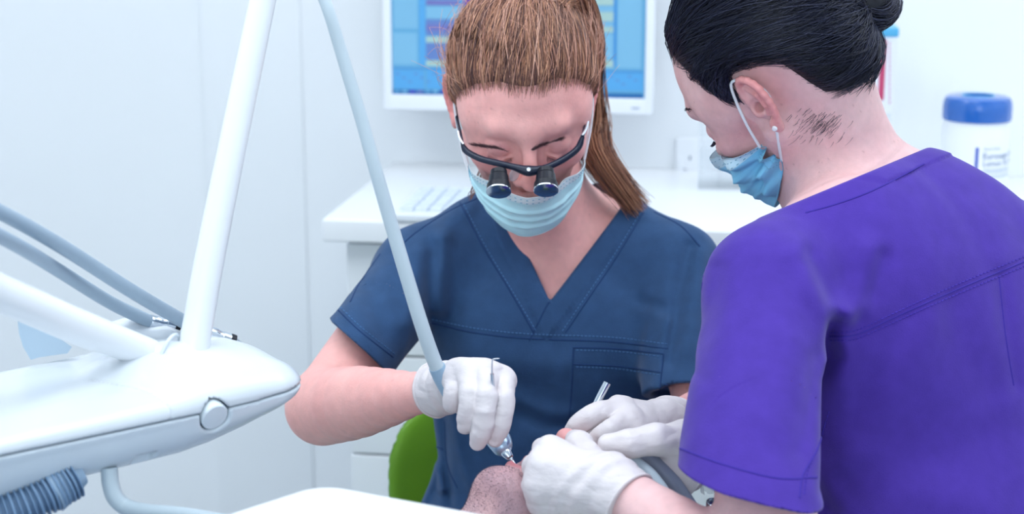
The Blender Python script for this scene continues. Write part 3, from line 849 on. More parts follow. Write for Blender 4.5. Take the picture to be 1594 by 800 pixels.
def head_local(jaw=0.0, ears=(1, -1), male=False):
    """skull, face and ears in head space: face towards -y, crown +z, origin between the ears"""
    jd = np.array([0, .35 * jaw, -jaw])
    it = [(ell((0, .020, .043), (.0745, .092, .081)), .01), (ell((0, .050, .0), (.056, .052, .06)), .03),
          (ell((0, -.030, .020), (.0655, .060, .078)), .025), (ell((0, -.044, -.032), (.052, .047, .050)), .02)]
    for s in (1, -1):
        it += [(rc((s * .056, .0, -.040), np.array((s * .016, -.068, -.085)) + jd, .017, .0165), .02),
               (ell((s * .044, -.056, -.020), (.021, .022, .020)), .016),
               (ell((s * .057, -.024, .016), (.013, .03, .024)), .025)]
    it += [(ell(np.array((0, -.076, -.090)) + jd, (.021 if not male else .025, .0175, .0165)), .014),
           (ell(np.array((0, -.05, -.078)) + jd, (.036, .034, .022)), .02),
           (rc((-.034, -.080, .029), (.034, -.080, .029), .0065, .0065), .02),
           (ell((0, -.084, .022), (.014, .010, .012)), .014)]
    skull = uni(*it)
    sock = [ell((s * .0315, -.101, .001), (.0185, .0165, .0135)) for s in (1, -1)]
    lids = uni(*[(ell((s * .0315, -.0745, -.0005), (.0150, .0135, .0125)), .004) for s in (1, -1)])
    lid_edge = uni(*[(rc((s * .020, -.0845, -.0075), (s * .031, -.0880, -.0100), .0016, .0018), .002) for s in (1, -1)],
                   *[(rc((s * .031, -.0880, -.0100), (s * .044, -.0800, -.0065), .0018, .0014), .002) for s in (1, -1)])
    nose = uni((rc((0, -.089, .016), (0, -.110, -.021), .0066, .0088), .004), (ell((0, -.1125, -.0255), (.0102, .0098, .0092)), .006),
               *[(ell((s * .0120, -.1005, -.0295), (.0075, .0095, .0070)), .006) for s in (1, -1)])
    nost = [ell((s * .0062, -.1075, -.0365), (.0030, .0045, .0040)) for s in (1, -1)]
    lipu = uni((rc((-.014, -.0915, -.0585), (0, -.0975, -.0560), .0035, .0050), .005), (rc((.014, -.0915, -.0585), (0, -.0975, -.0560), .0035, .0050), .005),
               (rc((-.022, -.083, -.0615), (-.014, -.0915, -.0585), .003, .0035), .005), (rc((.022, -.083, -.0615), (.014, -.0915, -.0585), .003, .0035), .005))
    lo_ = lambda x, y, z: np.array((x, y, z)) + jd * .9
    lipl = uni((rc(lo_(-.013, -.0895, -.068), lo_(.013, -.0895, -.068), .0058, .0058), .005),
               (rc((-.022, -.083, -.0625), lo_(-.013, -.0895, -.068), .003, .005), .005), (rc((.022, -.083, -.0625), lo_(.013, -.0895, -.068), .003, .005), .005))
    hole = None
    if jaw > 0.005: hole = ell(np.array((0, -.088, -.064)) + jd * .45, (.019, .04, .004 + jaw * .42))
    ear = uni(*[(ear_f(s), .006) for s in ears])
    def f(p):
        d = skull(p)
        m = (p[:, 1] < -.045)
        if m.any():
            q = p[m]; e = d[m]
            for s in sock: e = smax(e, -s(q), .016)
            e = smin(e, lids(q), .004); e = smin(e, lid_edge(q), .0025); e = smin(e, nose(q), .010)
            for s in nost: e = smax(e, -s(q), .003)
            e = smin(e, lipu(q), .005); e = smin(e, lipl(q), .005)
            if hole is not None: e = smax(e, -hole(q), .005)
            d = d.copy(); d[m] = e
        return smin(d, ear(p), .006) if ears else d
    return f

HAIRLINE = np.array([(0, .072), (22, .074), (40, .062), (55, .042), (66, .030), (74, .006), (82, -.012), (88, .020), (97, .036), (108, .020), (125, -.020), (150, -.046), (180, -.052)])
def hairline_z(x, y, tab=HAIRLINE):
    az = np.degrees(np.arctan2(np.abs(x), -(y - .015)))
    return np.interp(az, tab[:, 0], tab[:, 1])
def strip_mesh(name, paths, radii, cols=None, sides=3):
    """many thin hairs as three-sided tapered tubes; paths (n, m, 3)"""
    n, m, _ = paths.shape
    t = np.gradient(paths, axis=1); t /= np.linalg.norm(t, axis=2)[..., None] + 1e-9
    ref = np.where(np.abs(t[..., 2:3]) > .9, np.array([1., 0, 0]), np.array([0, 0, 1.])); u = np.cross(t, ref); u /= np.linalg.norm(u, axis=2)[..., None] + 1e-9
    w = np.cross(t, u); vs = []
    for k in range(sides):
        a = 2 * PI * k / sides; vs.append(paths + radii[..., None] * (math.cos(a) * u + math.sin(a) * w))
    v = np.stack(vs, 2).reshape(-1, 3)
    base = (np.arange(n)[:, None] * m + np.arange(m - 1)[None]).ravel() * sides
    qs = []
    for k in range(sides):
        k2 = (k + 1) % sides; qs.append(np.stack([base + k, base + k2, base + sides + k2, base + sides + k], 1))
    c = None
    if cols is not None: c = np.repeat(cols, m * sides, axis=0)
    return quad_mesh(name, v, np.concatenate(qs), None, c)
def radius_on(f, dirs, c, lo=.03, hi=.19):
    a = np.full(len(dirs), lo); b = np.full(len(dirs), hi); c = np.asarray(c)
    for _ in range(18):
        m = (a + b) / 2; v = f((c + dirs * m[:, None]).astype(np.float32)); a = np.where(v < 0, m, a); b = np.where(v < 0, b, m)
    return (a + b) / 2
def slerp(a, b, t):
    w = np.arccos(np.clip((a * b).sum(-1), -1, 1))[:, None, None]; t = t[None, :, None]
    return (np.sin((1 - t) * w) * a[:, None] + np.sin(t * w) * b[:, None]) / (np.sin(w) + 1e-9)

def hand_f(wrist, mcps, fingers, thumb, r=1.0, palm_r=(.019, .0125), heel=None):
    """hand from joint positions: four finger chains rooted at their knuckles and a thumb leaving the palm's side"""
    fr = [(.0098, .0094, .0088, .0078), (.0100, .0096, .0090, .0080), (.0096, .0092, .0086, .0076), (.0086, .0082, .0076, .0068)]
    chains = []
    for m, f, q in zip(mcps, fingers, fr):
        pts = [m] + list(f); rs = np.interp(np.linspace(0, 1, len(pts)), np.linspace(0, 1, 4), q) * r
        chains.append(chain(spline(pts, 7), np.interp(np.linspace(0, 1, 7), np.linspace(0, 1, len(pts)), rs), .006))
    pal = [(rc(wrist, m, palm_r[0] * r, palm_r[1] * r), .014) for m in mcps]
    pal += [(rc(mcps[i], mcps[i + 1], palm_r[1] * .92 * r, palm_r[1] * .92 * r), .008) for i in range(3)]
    palm = uni(*pal)
    th = chain(thumb, np.interp(np.linspace(0, 1, len(thumb)), [0, .4, .75, 1], [.0165, .0125, .0108, .0090]) * r, .008)
    def f(p):
        d = palm(p); e = None
        for c in chains:
            g = c(p); e = g if e is None else smin(e, g, .0012)
        d = smin(d, e, .006); return smin(d, th(p), .009)
    allp = np.array([wrist] + list(mcps) + [x for q in fingers for x in q] + list(thumb))
    c = (allp.min(0) + allp.max(0)) / 2
    return bound(f, c, float(np.max(np.linalg.norm(allp - c, axis=1)) + .035)), allp

def skin_mat(name, rgb): return mat(name, rgb, 0.5, attr=True, var=0.05, vscale=90, bump=0.10, bscale=420, spec=0.35, sss=0.12)
m_skinA = skin_mat('skin_rosy', (220, 160, 158)); m_skinB = skin_mat('skin_pale', (228, 180, 184)); m_skinP = skin_mat('skin_ruddy', (220, 165, 160))
m_glove = mat('latex_glove', (224, 217, 220), 0.45, bump=0.4, bscale=55, stretch=(1, 1, 2.2), spec=0.35)
m_navy = mat('navy_scrub_cotton', (52, 82, 122), 0.85, var=0.10, vscale=60, weave=0.18, sheen=0.15, spec=0.15)
m_navy_seam = mat('navy_seam_thread', (24, 58, 106), 0.9)
m_purple = mat('purple_scrub_cotton', (76, 54, 156), 0.85, var=0.08, vscale=60, weave=0.14, sheen=0.15, spec=0.15)
m_purple_seam = mat('purple_seam_thread', (58, 40, 150), 0.9)
m_loop = mat('ear_loop_elastic', (236, 242, 248), 0.7)
def skin_cols(base, v, seed, extra=None, amp=.10):
    b = np.array(lin(base)); c = np.tile(b, (len(v), 1))
    n1 = hash_noise(v, 28, seed); n2 = hash_noise(v, 75, seed + 1); n3 = hash_noise(v, 260, seed + 2)
    red = np.array(lin((214, 120, 124)))
    c = mixc(c, red, np.clip(.10 + amp * n1 + .06 * n2, 0, .5))
    c *= (1 + .035 * n3)[:, None]
    fr = hash_noise(v, 330, seed + 5); c = mixc(c, np.array(lin((160, 96, 96))), np.clip((fr - .84) * 4, 0, .3))
    return extra(v, c) if extra else c
cFf = cF.astype(np.float32)
def fold_lines(base, lines, dmin=1.2):
    fs = []
    for pix, width, amp in lines:
        L = on_surface(base, pix, 9, d0=dmin); L2 = L - (L @ cF)[:, None] * cF; c = L2.mean(0)
        fs.append((polydist(L2), width, amp, c.astype(np.float32), float(np.linalg.norm(L2 - c, axis=1).max() + 2.6 * width), float((L @ cF).min()), float((L @ cF).max())))
    return fs
def with_folds(base, fs, only=None, extra=0.0):
    """raises (amp > 0) or sinks cloth along lines drawn over it"""
    def f(p):
        d = base(p); a = np.abs(d) < .04
        if not a.any(): return d
        q = p[a]; e = d[a].copy(); dp = q @ cFf; q2 = q - dp[:, None] * cFf
        for g, w, am, c, r, d0, d1 in fs:
            if only and am > 0: continue
            m = (((q2 - c) ** 2).sum(-1) < r * r) & (dp > d0 - .04) & (dp < d1 + .05)
            if m.any():
                x = g(q2[m]) / w; e[m] -= (am - (extra if am < 0 else 0)) * np.exp(-x * x)
        d = d.copy(); d[a] = e
        return d
    return f
def box_of(pts, pad):
    pts = np.asarray(pts); return pts.min(0) - pad, pts.max(0) + pad
def seam_tubes(f, lines, r=.0009, lift=.0002, dmin=1.2, n=50):
    mb = MB()
    for pix in lines: mb.tube(on_surface(f, pix, n, lift, dmin), r, 5)
    return mb
def stitch_tubes(f, lines, r=.0006, lift=.0003, dmin=1.2, step=7.0):
    """rows of single stitches"""
    mb = MB()
    for pix in lines:
        q = spline(pix, 60); ln = np.concatenate([[0], np.cumsum(np.linalg.norm(np.diff(q, axis=0), axis=1))])
        k = np.arange(0, ln[-1] - step * .6, step); a = np.stack([np.interp(k, ln, q[:, j]) for j in (0, 1)], 1); b = np.stack([np.interp(k + step * .6, ln, q[:, j]) for j in (0, 1)], 1)
        pa = raycast(f, a[:, 0], a[:, 1], dmin); pb = raycast(f, b[:, 0], b[:, 1], dmin)
        for x, y in zip(pa, pb): mb.tube([x, (x + y) / 2 - cF * .0004, y], r, 4)
    return mb

# ------------------------------------------------------------------ dentist in navy scrubs
A_M = CB @ Rz(rad(5)) @ Rx(rad(41)) @ Ry(rad(-4))
A_O = P(815, 163, 1.905)
hA_l = head_local(0.0)
hA = bound(xform(hA_l, A_M, A_O), A_O, .17)
def AH(x, y, z): return A_O + A_M @ np.array([x, y, z])
A_shR, A_elR, A_wrR = P(655, 428, 2.03), P(503, 634, 1.845), P(668, 609, 1.645)
A_shL, A_elL, A_wrL = P(1047, 424, 2.03), P(1115, 662, 1.87), P(1046, 662, 1.685)
A_hipO = P(862, 880, 2.12)
def torsoA(o):
    return [(ell(P(862, 455, 2.075), (.160 + o, .085 + o, .125 + o), CB), .03), (ell(P(790, 520, 2.03), (.072 + o, .068 + o, .075 + o), CB), .04),
            (ell(P(938, 525, 2.03), (.072 + o, .068 + o, .075 + o), CB), .04), (ell(P(862, 640, 2.085), (.140 + o, .095 + o, .17 + o), CB), .05),
            (ell(P(862, 860, 2.12), (.170 + o, .125 + o, .13 + o), CB), .06),
            (rc(P(800, 352, 2.055), A_shR, .043 + o, .046 + o), .03), (rc(P(925, 358, 2.055), A_shL, .043 + o, .046 + o), .03)]
neckA = uni((rc(AH(0, .028, -.045), P(862, 345, 2.05), .050, .055), .02), (rc(AH(0, -.01, -.075), P(862, 385, 2.02), .036, .04), .03))
def armA(sh, el, wr):
    ts = np.linspace(0, 1, 9); rs = np.interp(ts, [0, .15, .35, .6, .85, 1], [.0395, .0405, .0380, .0305, .0215, .0185])
    return uni((rc(sh, el, .045, .039), .02), (chain([el + (wr - el) * t for t in ts], rs, .004), .012))
armRA = armA(A_shR, A_elR, A_wrR); armLA = armA(A_shL, A_elL, A_wrL)
armRA = bound(armRA, (A_shR + A_wrR) / 2, .32); armLA = bound(armLA, (A_shL + A_wrL) / 2, .30); neckA = bound(neckA, P(850, 290, 1.98), .20)
# right hand: palm down over the handpiece, fingers hanging towards the mouth
R_m = [P(783, 592, 1.572), P(756, 582, 1.565), P(729, 581, 1.568), P(709, 584, 1.58)]
R_f = [[P(785, 622, 1.548), P(779, 658, 1.548), P(770, 684, 1.556)], [P(757, 616, 1.540), P(752, 660, 1.540), P(743, 689, 1.550)],
       [P(732, 612, 1.545), P(729, 645, 1.547), P(724, 664, 1.556)], [P(708, 605, 1.565), P(704, 622, 1.566), P(703, 632, 1.572)]]
R_t = [P(705, 606, 1.615), P(738, 634, 1.600), P(764, 662, 1.588), P(781, 684, 1.578)]
A_Rh0, A_Rp = hand_f(P(680, 606, 1.632), R_m, R_f, R_t, r=.9)
nailR = ell(P(768.5, 683, 1.5500), (.0052, .0016, .0068), CB)
A_Rh = lambda p: smin(A_Rh0(p), nailR(p), .0015)
# left hand: reaching in with the mirror, fingers to the left
L_m = [P(966, 636, 1.622), P(978, 655, 1.606), P(990, 671, 1.606), P(1002, 682, 1.62)]
L_f = [[P(934, 642, 1.604), P(907, 657, 1.604), P(891, 671, 1.61)], [P(950, 671, 1.584), P(932, 685, 1.590), P(917, 697, 1.600)],
       [P(966, 686, 1.592), P(948, 700, 1.596), P(934, 708, 1.606)], [P(980, 702, 1.602), P(966, 714, 1.606), P(956, 720, 1.614)]]
L_t = [P(1010, 668, 1.655), P(965, 672, 1.648), P(925, 680, 1.636), P(897, 690, 1.626)]
A_Lh, A_Lp = hand_f(P(1036, 662, 1.672), L_m, L_f, L_t, r=.93)

def bodyA(p):
    d = hA(p)
    d = smin(d, neckA(p), .022)
    t = None
    for g, k in torsoA(-.004): e = g(p); t = e if t is None else smin(t, e, k)
    d = smin(d, t, .035)
    d = smin(d, armRA(p), .02); d = smin(d, armLA(p), .02)
    return smin(smin(d, A_Rh(p) + .0016, .008), A_Lh(p) + .0016, .008)
def colA(v):
    def ex(v, c):
        l = (v - A_O.astype(np.float32)) @ A_M.astype(np.float32)
        ear = ramp(np.abs(l[:, 0]), .074, .085) * (np.abs(l[:, 2]) < .05) * (np.linalg.norm(l, axis=1) < .13)
        c = mixc(c, np.array(lin((226, 120, 122))), ear * .5)
        inh = np.linalg.norm(l, axis=1) < .135
        ck = np.exp(-(((np.abs(l[:, 0]) - .045) / .02) ** 2 + ((l[:, 2] + .02) / .02) ** 2)) * (l[:, 1] < -.03)
        c = mixc(c, np.array(lin((216, 120, 124))), .35 * ck * inh)
        ns = np.exp(-((l[:, 0] / .014) ** 2 + ((l[:, 1] + .11) / .02) ** 2 + ((l[:, 2] + .02) / .025) ** 2))
        c = mixc(c, np.array(lin((222, 128, 126))), .4 * ns)
        lid = np.exp(-(((np.abs(l[:, 0]) - .0315) / .013) ** 2 + ((l[:, 2] - .003) / .010) ** 2)) * (l[:, 1] < -.06)
        return mixc(c, np.array(lin((170, 105, 120))), .45 * lid)
    return skin_cols((250, 188, 182), v, 3, ex)
dent = thing('person', 'woman in navy scrubs with loupes and ponytail, holding a handpiece over the patient', 'person', (A_hipO[0], A_hipO[1], 0.0))
allA = np.array([P(500, 600, 1.9), P(1180, 700, 1.9), A_O + .13, A_O - .13, P(862, 930, 2.3), P(862, 930, 1.6), P(447, 690, 1.8)])
lo, hi = box_of(np.vstack([allA, A_Rp, A_Lp, [A_shL, A_shR]]), .07)
nk = AH(0, 0, -.085)
def is_head(p): return ((p - A_O.astype(np.float32)) ** 2).sum(-1) < .145 ** 2
hlo, hhi = A_O - .155, A_O + .155
lo_A, hi_A = lo, hi

# gloves
def glove(name, hf, pts, wrist, fore, r_in, parent, label, h=.0016, flare=.003, length=.03):
    ax = unit(fore - wrist); c0_ = wrist - ax * .012; c1_ = wrist + ax * length
    cuff = rc(c0_, c1_ + ax * .02, r_in + .0012, r_in + flare + .002)
    end = c1_.astype(np.float32); axf = ax.astype(np.float32)
    def f(p):
        w = (hash_noise(p, 90, 4) * .0007 + (.5 - np.abs(hash_noise(p * np.array([1, 1, 1.8], np.float32), 48, 8))) * .0016)
        d = smin(hf(p), cuff(p), .012) - .0008
        s = (p - end) @ axf
        fold = .0011 * np.sin((s + hash_noise(p, 30, 2) * .008) * 420) * np.exp(-(((s + .03) / .018) ** 2))
        return smax(d + w * .8 - fold, s, .0015)
    l_, h_ = box_of(np.vstack([pts, [wrist, c1_]]), .035)
    g = put(name, sdf_mesh(name, f, [(l_, h_, h)], proj=1), m_glove, parent); tag(g, label)
    u = unit(np.cross(ax, (0.2, .3, .93))); w_ = np.cross(ax, u); an = np.linspace(0, 2 * PI, 49); q = []
    for a in an:
        dr = math.cos(a) * u + math.sin(a) * w_
        ts = np.linspace(.004, .07, 120); vals = f((c1_ - ax * .0016 + ts[:, None] * dr).astype(np.float32)); k = np.argmax(vals > 0)
        q.append(c1_ - ax * .0006 + ts[k] * dr)
    q = np.array(q); q = (q + np.roll(q[:-1], 1, 0)[np.r_[0:48, 0]] * .5 + np.roll(q[:-1], -1, 0)[np.r_[0:48, 0]] * .5) / 2
    q[-1] = q[0]
    MB().tube(q, .0013, 8, cap=False).put('rolled_rim', m_glove, g)
    return g, f
gAR, gARf = glove('glove', A_Rh, A_Rp, P(682, 607, 1.636), P(610, 616, 1.69), .0200, dent, 'white latex glove gripping the handpiece', length=.003)
gAL, gALf = glove('glove', A_Lh, A_Lp, P(1040, 662, 1.68), A_elL, .0245, dent, 'white latex glove holding the mirror handle', length=.02)

# scrub top
slR_a, slR_b = P(655, 425, 2.03), P(556, 541, 1.915)
slL_a, slL_b = P(1047, 424, 2.03), P(1066, 612, 1.915)
axR = unit(P(560, 540, 1.90) - P(640, 432, 2.01)); hemR = P(557.5, 538.5, 1.90).astype(np.float32)
nR = unit(V3(-83, -91, 0) / 123 + .10 * -cF).astype(np.float32)
nL = unit(V3(.10, -1, -.25)).astype(np.float32); hemL = P(1060, 610, 1.92).astype(np.float32)
slR = rcf(slR_a, P(535, 570, 1.885), .050, .049, .056, .060, cF)
slR_in = rcf(slR_a + (slR_b - slR_a) * .86, P(530, 576, 1.88), .036, .044, .042, .053, cF)
slL = rcf(slL_a, P(1072, 660, 1.89), .053, .050, .058, .060, cF)
slL_in = rcf(slL_a + (slL_b - slL_a) * .86, P(1072, 662, 1.885), .036, .042, .042, .052, cF)
# neckline wedge
vb = P(857, 470, 1.95); vl = P(796, 340, 1.98); vr = P(962, 332, 1.98)
def edge_plane(a, b, side):
    d = (b - a); nrm_ = unit(np.cross(d, cF)) * side; return nrm_.astype(np.float32), a.astype(np.float32)
nl_, al_ = edge_plane(vb, vl, 1); nr_, ar_ = edge_plane(vb, vr, 1)
if (P(860, 400, 1.95) - vb) @ nl_ > 0: nl_ = -nl_
if (P(860, 400, 1.95) - vb) @ nr_ > 0: nr_ = -nr_
def wedge(p): return np.maximum((p - al_) @ nl_, (p - ar_) @ nr_)       # negative inside the V
collar_hole = rc(AH(0, .03, -.05), P(872, 350, 2.06), .058, .066)
def clothA0(p):
    t = None
    for g, k in torsoA(.010): e = g(p); t = e if t is None else smin(t, e, k)
    sr_ = (p - hemR) @ nR; r = smax(smax(slR(p), sr_, .002), -np.maximum(slR_in(p), -sr_ - .010), .002)
    s2_ = (p - hemL) @ nL; l = smax(smax(slL(p), s2_, .002), -np.maximum(slL_in(p), -s2_ - .010), .002)
    return smin(smin(t, r, .028), l, .028)
foldsA = [([(675, 385), (670, 440), (669, 490)], .010, -0.0085), ([(690, 372), (684, 420), (682, 480)], .012, 0.0072),
          ([(655, 395), (648, 450), (640, 500)], .014, 0.006), ([(735, 318), (700, 350), (680, 380)], .012, 0.0048), ([(748, 322), (745, 380), (755, 430)], .014, -0.0036),
          ([(1075, 385), (1062, 440), (1052, 500), (1042, 560)], .009, -0.0072), ([(1090, 395), (1085, 470), (1075, 540)], .014, 0.0048),
          ([(640, 560), (700, 620), (760, 660), (850, 690)], .018, 0.0036), ([(780, 610), (840, 640), (880, 645)], .012, 0.0048), ([(790, 635), (850, 660), (890, 662)], .010, -0.0042),
          ([(655, 640), (672, 700), (690, 760)], .008, 0.006), ([(690, 650), (694, 710), (700, 790)], .006, -0.0048), ([(705, 640), (720, 720), (745, 780)], .008, 0.0048),
          ([(575, 450), (585, 490), (592, 520)], .012, -0.0048), ([(548, 470), (565, 500), (580, 525)], .012, 0.003), ([(735, 560), (800, 565), (870, 570)], .020, 0.0042),
          ([(1000, 470), (1030, 478)], .008, -0.003), ([(1040, 500), (1032, 560), (1022, 600)], .007, 0.0048)]
flA = fold_lines(clothA0, foldsA); clothA1 = with_folds(clothA0, flA)
vb_l = on_surface(clothA0, [(796, 340), (826, 405), (857, 470)], 20); 
def clothA(p):
    d = clothA1(p)
    a = np.abs(d) < .03
    if a.any():
        q = p[a]; e = d[a]
        w = wedge(q)
        front = (q - CAM.astype(np.float32)) @ cF.astype(np.float32) < 2.055
        band = np.where(front, np.clip(1 - np.abs(w - .0125) / .0125, 0, 1), 0)
        e = e - .0016 * np.clip(band * 6, 0, 1)
        e = e - .0020 * hash_noise(q, 15, 3) - .0010 * hash_noise(q, 40, 6)
        e = np.where(front, smax(e, -w, .0012), e)
        d = d.copy(); d[a] = e
    return smax(d, -collar_hole(p), .003)
bodyA_o = put('body', sdf_mesh('body', with_folds(bodyA, flA, True, .003), [(hlo, hhi, .0020, is_head), (lo_A, hi_A, .0046, lambda p: ((p - A_O.astype(np.float32)) ** 2).sum(-1) > .137 ** 2)], colA, proj=1), m_skinA, dent)
zlow = P(862, 905, 2.1)[2]
lo, hi = box_of([P(505, 500, 1.85), P(1115, 420, 2.2), P(850, 900, 1.9), P(700, 290, 2.0), P(1110, 640, 2.25), P(862, 700, 2.26)], .03)
topA = put('scrub_top', sdf_mesh('scrub_top', clothA, [(lo, hi, .0040, lambda p: ((p - hemR) ** 2).sum(-1) > .076 ** 2), (hemR - .09, hemR + .09, .0022, lambda p: ((p - hemR) ** 2).sum(-1) < .080 ** 2)], proj=1), m_navy, dent)
tag(topA, 'navy V-neck scrub top with chest pocket')
lines = [[(716, 315), (752, 385), (792, 450), (832, 520)], [(1002, 330), (960, 400), (918, 462), (880, 518)], [(824, 531), (850, 478), (857, 470)],
         [(672, 503), (740, 518), (824, 527), (950, 532), (1040, 543)], [(745, 308), (700, 328), (650, 360), (622, 384)], [(1018, 330), (1060, 352), (1090, 384)],
         [(526, 482), (560, 515), (612, 556)], [(592, 395), (560, 440), (545, 470)], [(893, 541), (890, 600), (886, 656)], [(893, 541), (960, 543), (1033, 551)], [(1033, 551), (1026, 610), (1018, 642)],
         [(893, 567), (960, 570), (1030, 580)], [(1033, 598), (1060, 605), (1082, 606)], [(666, 690), (690, 700)], [(692, 655), (696, 720), (712, 760)]]
seam_tubes(clothA, lines, .0010, -.0002, 1.5).put('seams', m_navy_seam, topA)
st = [[(722, 318), (757, 385), (797, 452), (836, 518)], [(996, 332), (955, 398), (913, 460), (874, 517)], [(672, 497), (740, 511), (824, 520), (950, 525), (1042, 536)],
      [(897, 545), (960, 547), (1029, 555)], [(897, 571), (960, 574), (1028, 584)], [(530, 478), (564, 511), (616, 552)]]
stitch_tubes(clothA, st, .0007, .0001, 1.5, 6).put('stitching', mat('navy_light_thread', (70, 112, 160), .9), topA)['kind'] = 'stuff'
# trousers and shoes, seated on the stool
A_kR, A_kL = P(700, 985, 1.78), P(1010, 990, 1.78)
def legs(hip, kR, kL, name, m, parent, fwd):
    fR = np.array([kR[0] - .02, kR[1], .09]) - fwd * .05; fL = np.array([kL[0] + .02, kL[1], .09]) - fwd * .05
    side = unit(kL - kR)
    f = uni((ell(hip, (.165, .13, .11)), .03), (rc(hip - side * .085, kR, .085, .062), .04), (rc(hip + side * .085, kL, .085, .062), .04),
            (rc(kR, fR, .06, .05), .02), (rc(kL, fL, .06, .05), .02))
    l_, h_ = box_of([hip, kR, kL, fR, fL], .15)
    put(name, sdf_mesh(name, f, [(l_, h_, .011)], proj=1), m, parent)
    for q in (fR, fL):
        s = uni((ell(q + fwd * .06 + [0, 0, -.055], (.042, .042, .035)), .02), (rc(q + [0, 0, -.05], q + fwd * .13 + [0, 0, -.062], .036, .028), .02))
        l_, h_ = box_of([q, q + fwd * .14], .1)
        put('clog', sdf_mesh('clog', lambda p: np.maximum(s(p), -p[:, 2] + .001), [(l_, h_, .007)], proj=1), mat('white_clog', (235, 238, 242), .4), parent)
hipA = P(862, 905, 2.14)
legs(hipA, A_kR, A_kL, 'scrub_trousers', m_navy, dent, np.array([0, -1.0, 0]))

# ------------------------------------------------------------------ hair, masks, loupes
def l2w(q, M, O): return O + np.asarray(q) @ M.T
def make_cap(hf, M, O, off, tab, parent, m, h=.0028):
    def f(p):
        l = p
        zl = hairline_z(l[:, 0], l[:, 1], tab)
        k = np.clip((l[:, 2] - zl) / .022, 0, 1); k = k * k * (3 - 2 * k)
        return smax(hf(l) - off * k + .0012 * (1 - k), (zl - .002 - l[:, 2]) * .8, .003)
    def full(l):                      # the same surface carried on below the hairline, for combing
        zl = hairline_z(l[:, 0], l[:, 1], tab); k = np.clip((l[:, 2] - zl) / .022, 0, 1)
        return hf(l) - off * k * k * (3 - 2 * k)
    g = xform(f, M, O)
    return put('hair_base', sdf_mesh('hair_base', g, [(O - .16, O + .16, h)], proj=1), m, parent), full
def hair_paths(capf, roots, T, C, m, lift=.0012, bulge=.003, jit=.05, rng=RNG, tend=1.0):
    """strands combed over the cap from root directions towards T (head space)"""
    C = np.asarray(C, float); d0 = roots - C; d0 /= np.linalg.norm(d0, axis=1)[:, None]
    tt = np.linspace(0, 1, m)
    td = (np.asarray(T) - C)[None] + rng.normal(0, .012, (len(roots), 3)); td /= np.linalg.norm(td, axis=1)[:, None]
    dd = slerp(d0, td, tt)
    az = np.degrees(np.arctan2(np.abs(roots[:, 0]), -(roots[:, 1] - .015)))
    low_ = (az > 50) & (az < 112) & (roots[:, 2] < .058) & (roots[:, 1] < .05)            # combed over the top of the ear
    if low_.any():
        wp = np.stack([np.sign(roots[low_, 0]) * .074, rng.uniform(.004, .03, low_.sum()), rng.uniform(.055, .075, low_.sum())], 1) - C; wp /= np.linalg.norm(wp, axis=1)[:, None]
        a_ = d0[low_][:, None]; b_ = td[low_][:, None]; t_ = tt[None, :, None]; q_ = (1 - t_) ** 2 * a_ + 2.6 * t_ * (1 - t_) * wp[:, None] + t_ ** 2 * b_
        dd[low_] = q_ / np.linalg.norm(q_, axis=2)[..., None]
    w = rng.normal(0, jit, (len(roots), 1, 3)) * np.sin(PI * tt)[None, :, None]
    w += rng.normal(0, .012, (len(roots), 1, 3)) * np.sin(3 * PI * tt + rng.uniform(0, 6, (len(roots), 1)))[:, :, None]
    dd = dd + w * .5; dd /= np.linalg.norm(dd, axis=2)[..., None]
    R = radius_on(capf, dd.reshape(-1, 3), C).reshape(dd.shape[:2])
    lf = rng.uniform(.0001, lift, (len(roots), 1)) + bulge * np.sin(PI * tt)[None] * rng.uniform(.2, 1, (len(roots), 1))
    return C + dd * (R + lf)[..., None]
def col_pick(cols, n, rng=RNG):
    c = np.array([lin(x) for x in cols]); a = rng.integers(0, len(c), n); b = rng.integers(0, len(c), n); t = rng.random((n, 1))
    return c[a] * t + c[b] * (1 - t)
m_hairA = mat('brown_hair', (140, 96, 80), 0.42, attr=True, spec=0.5)
m_hairA0 = mat('brown_hair_base', (84, 58, 60), 0.6, var=0.3, vscale=150)
m_hairB = mat('black_hair', (24, 24, 34), 0.30, attr=True, spec=0.6)
m_hairB0 = mat('black_hair_base', (16, 18, 30), 0.5, var=0.3, vscale=150)

# --- dentist's hair
hA_ne = head_local(0.0, ears=())
capA, capAf = make_cap(hA_ne, A_M, A_O, .0055, HAIRLINE, dent, m_hairA0)
def scalp_roots(hf, n, tab, C, rng=RNG, low=.003, edge=None):
    out = []
    while len(out) < n:
        d = rng.normal(0, 1, (n * 2, 3)); d /= np.linalg.norm(d, axis=1)[:, None]
        R = radius_on(hf, d, C); p = C + d * R[:, None]
        zl = hairline_z(p[:, 0], p[:, 1], tab); k = p[:, 2] > zl - low
        if edge: k &= p[:, 2] < zl + edge
        out += list(p[k])
    return np.array(out[:n])
Cc = np.array((0, .02, .035)); T_A = np.array((.012, .088, .118))
skA = lambda p: ell((0, .020, .043), (.0755, .093, .082))(p) if False else hA_l(p)
rA = np.vstack([scalp_roots(hA_ne, 1500, HAIRLINE, Cc, edge=.02), scalp_roots(hA_ne, 3200, HAIRLINE, Cc)])
pA = hair_paths(capAf, rA, T_A, Cc, 11, lift=.0022, bulge=.0045)
rd = np.tile(np.interp(np.linspace(0, 1, 11), [0, .1, .8, 1], [.0002, .00040, .00040, .00036]), (len(rA), 1))
cA = col_pick([(84, 58, 58), (130, 90, 76), (182, 128, 100), (228, 174, 142), (152, 108, 90), (112, 78, 74)], len(rA))
rS = scalp_roots(hA_ne, 900, HAIRLINE, Cc, edge=.004, low=.008); pS = hair_paths(capAf, rS, T_A, Cc, 11, lift=.0016, bulge=.003)
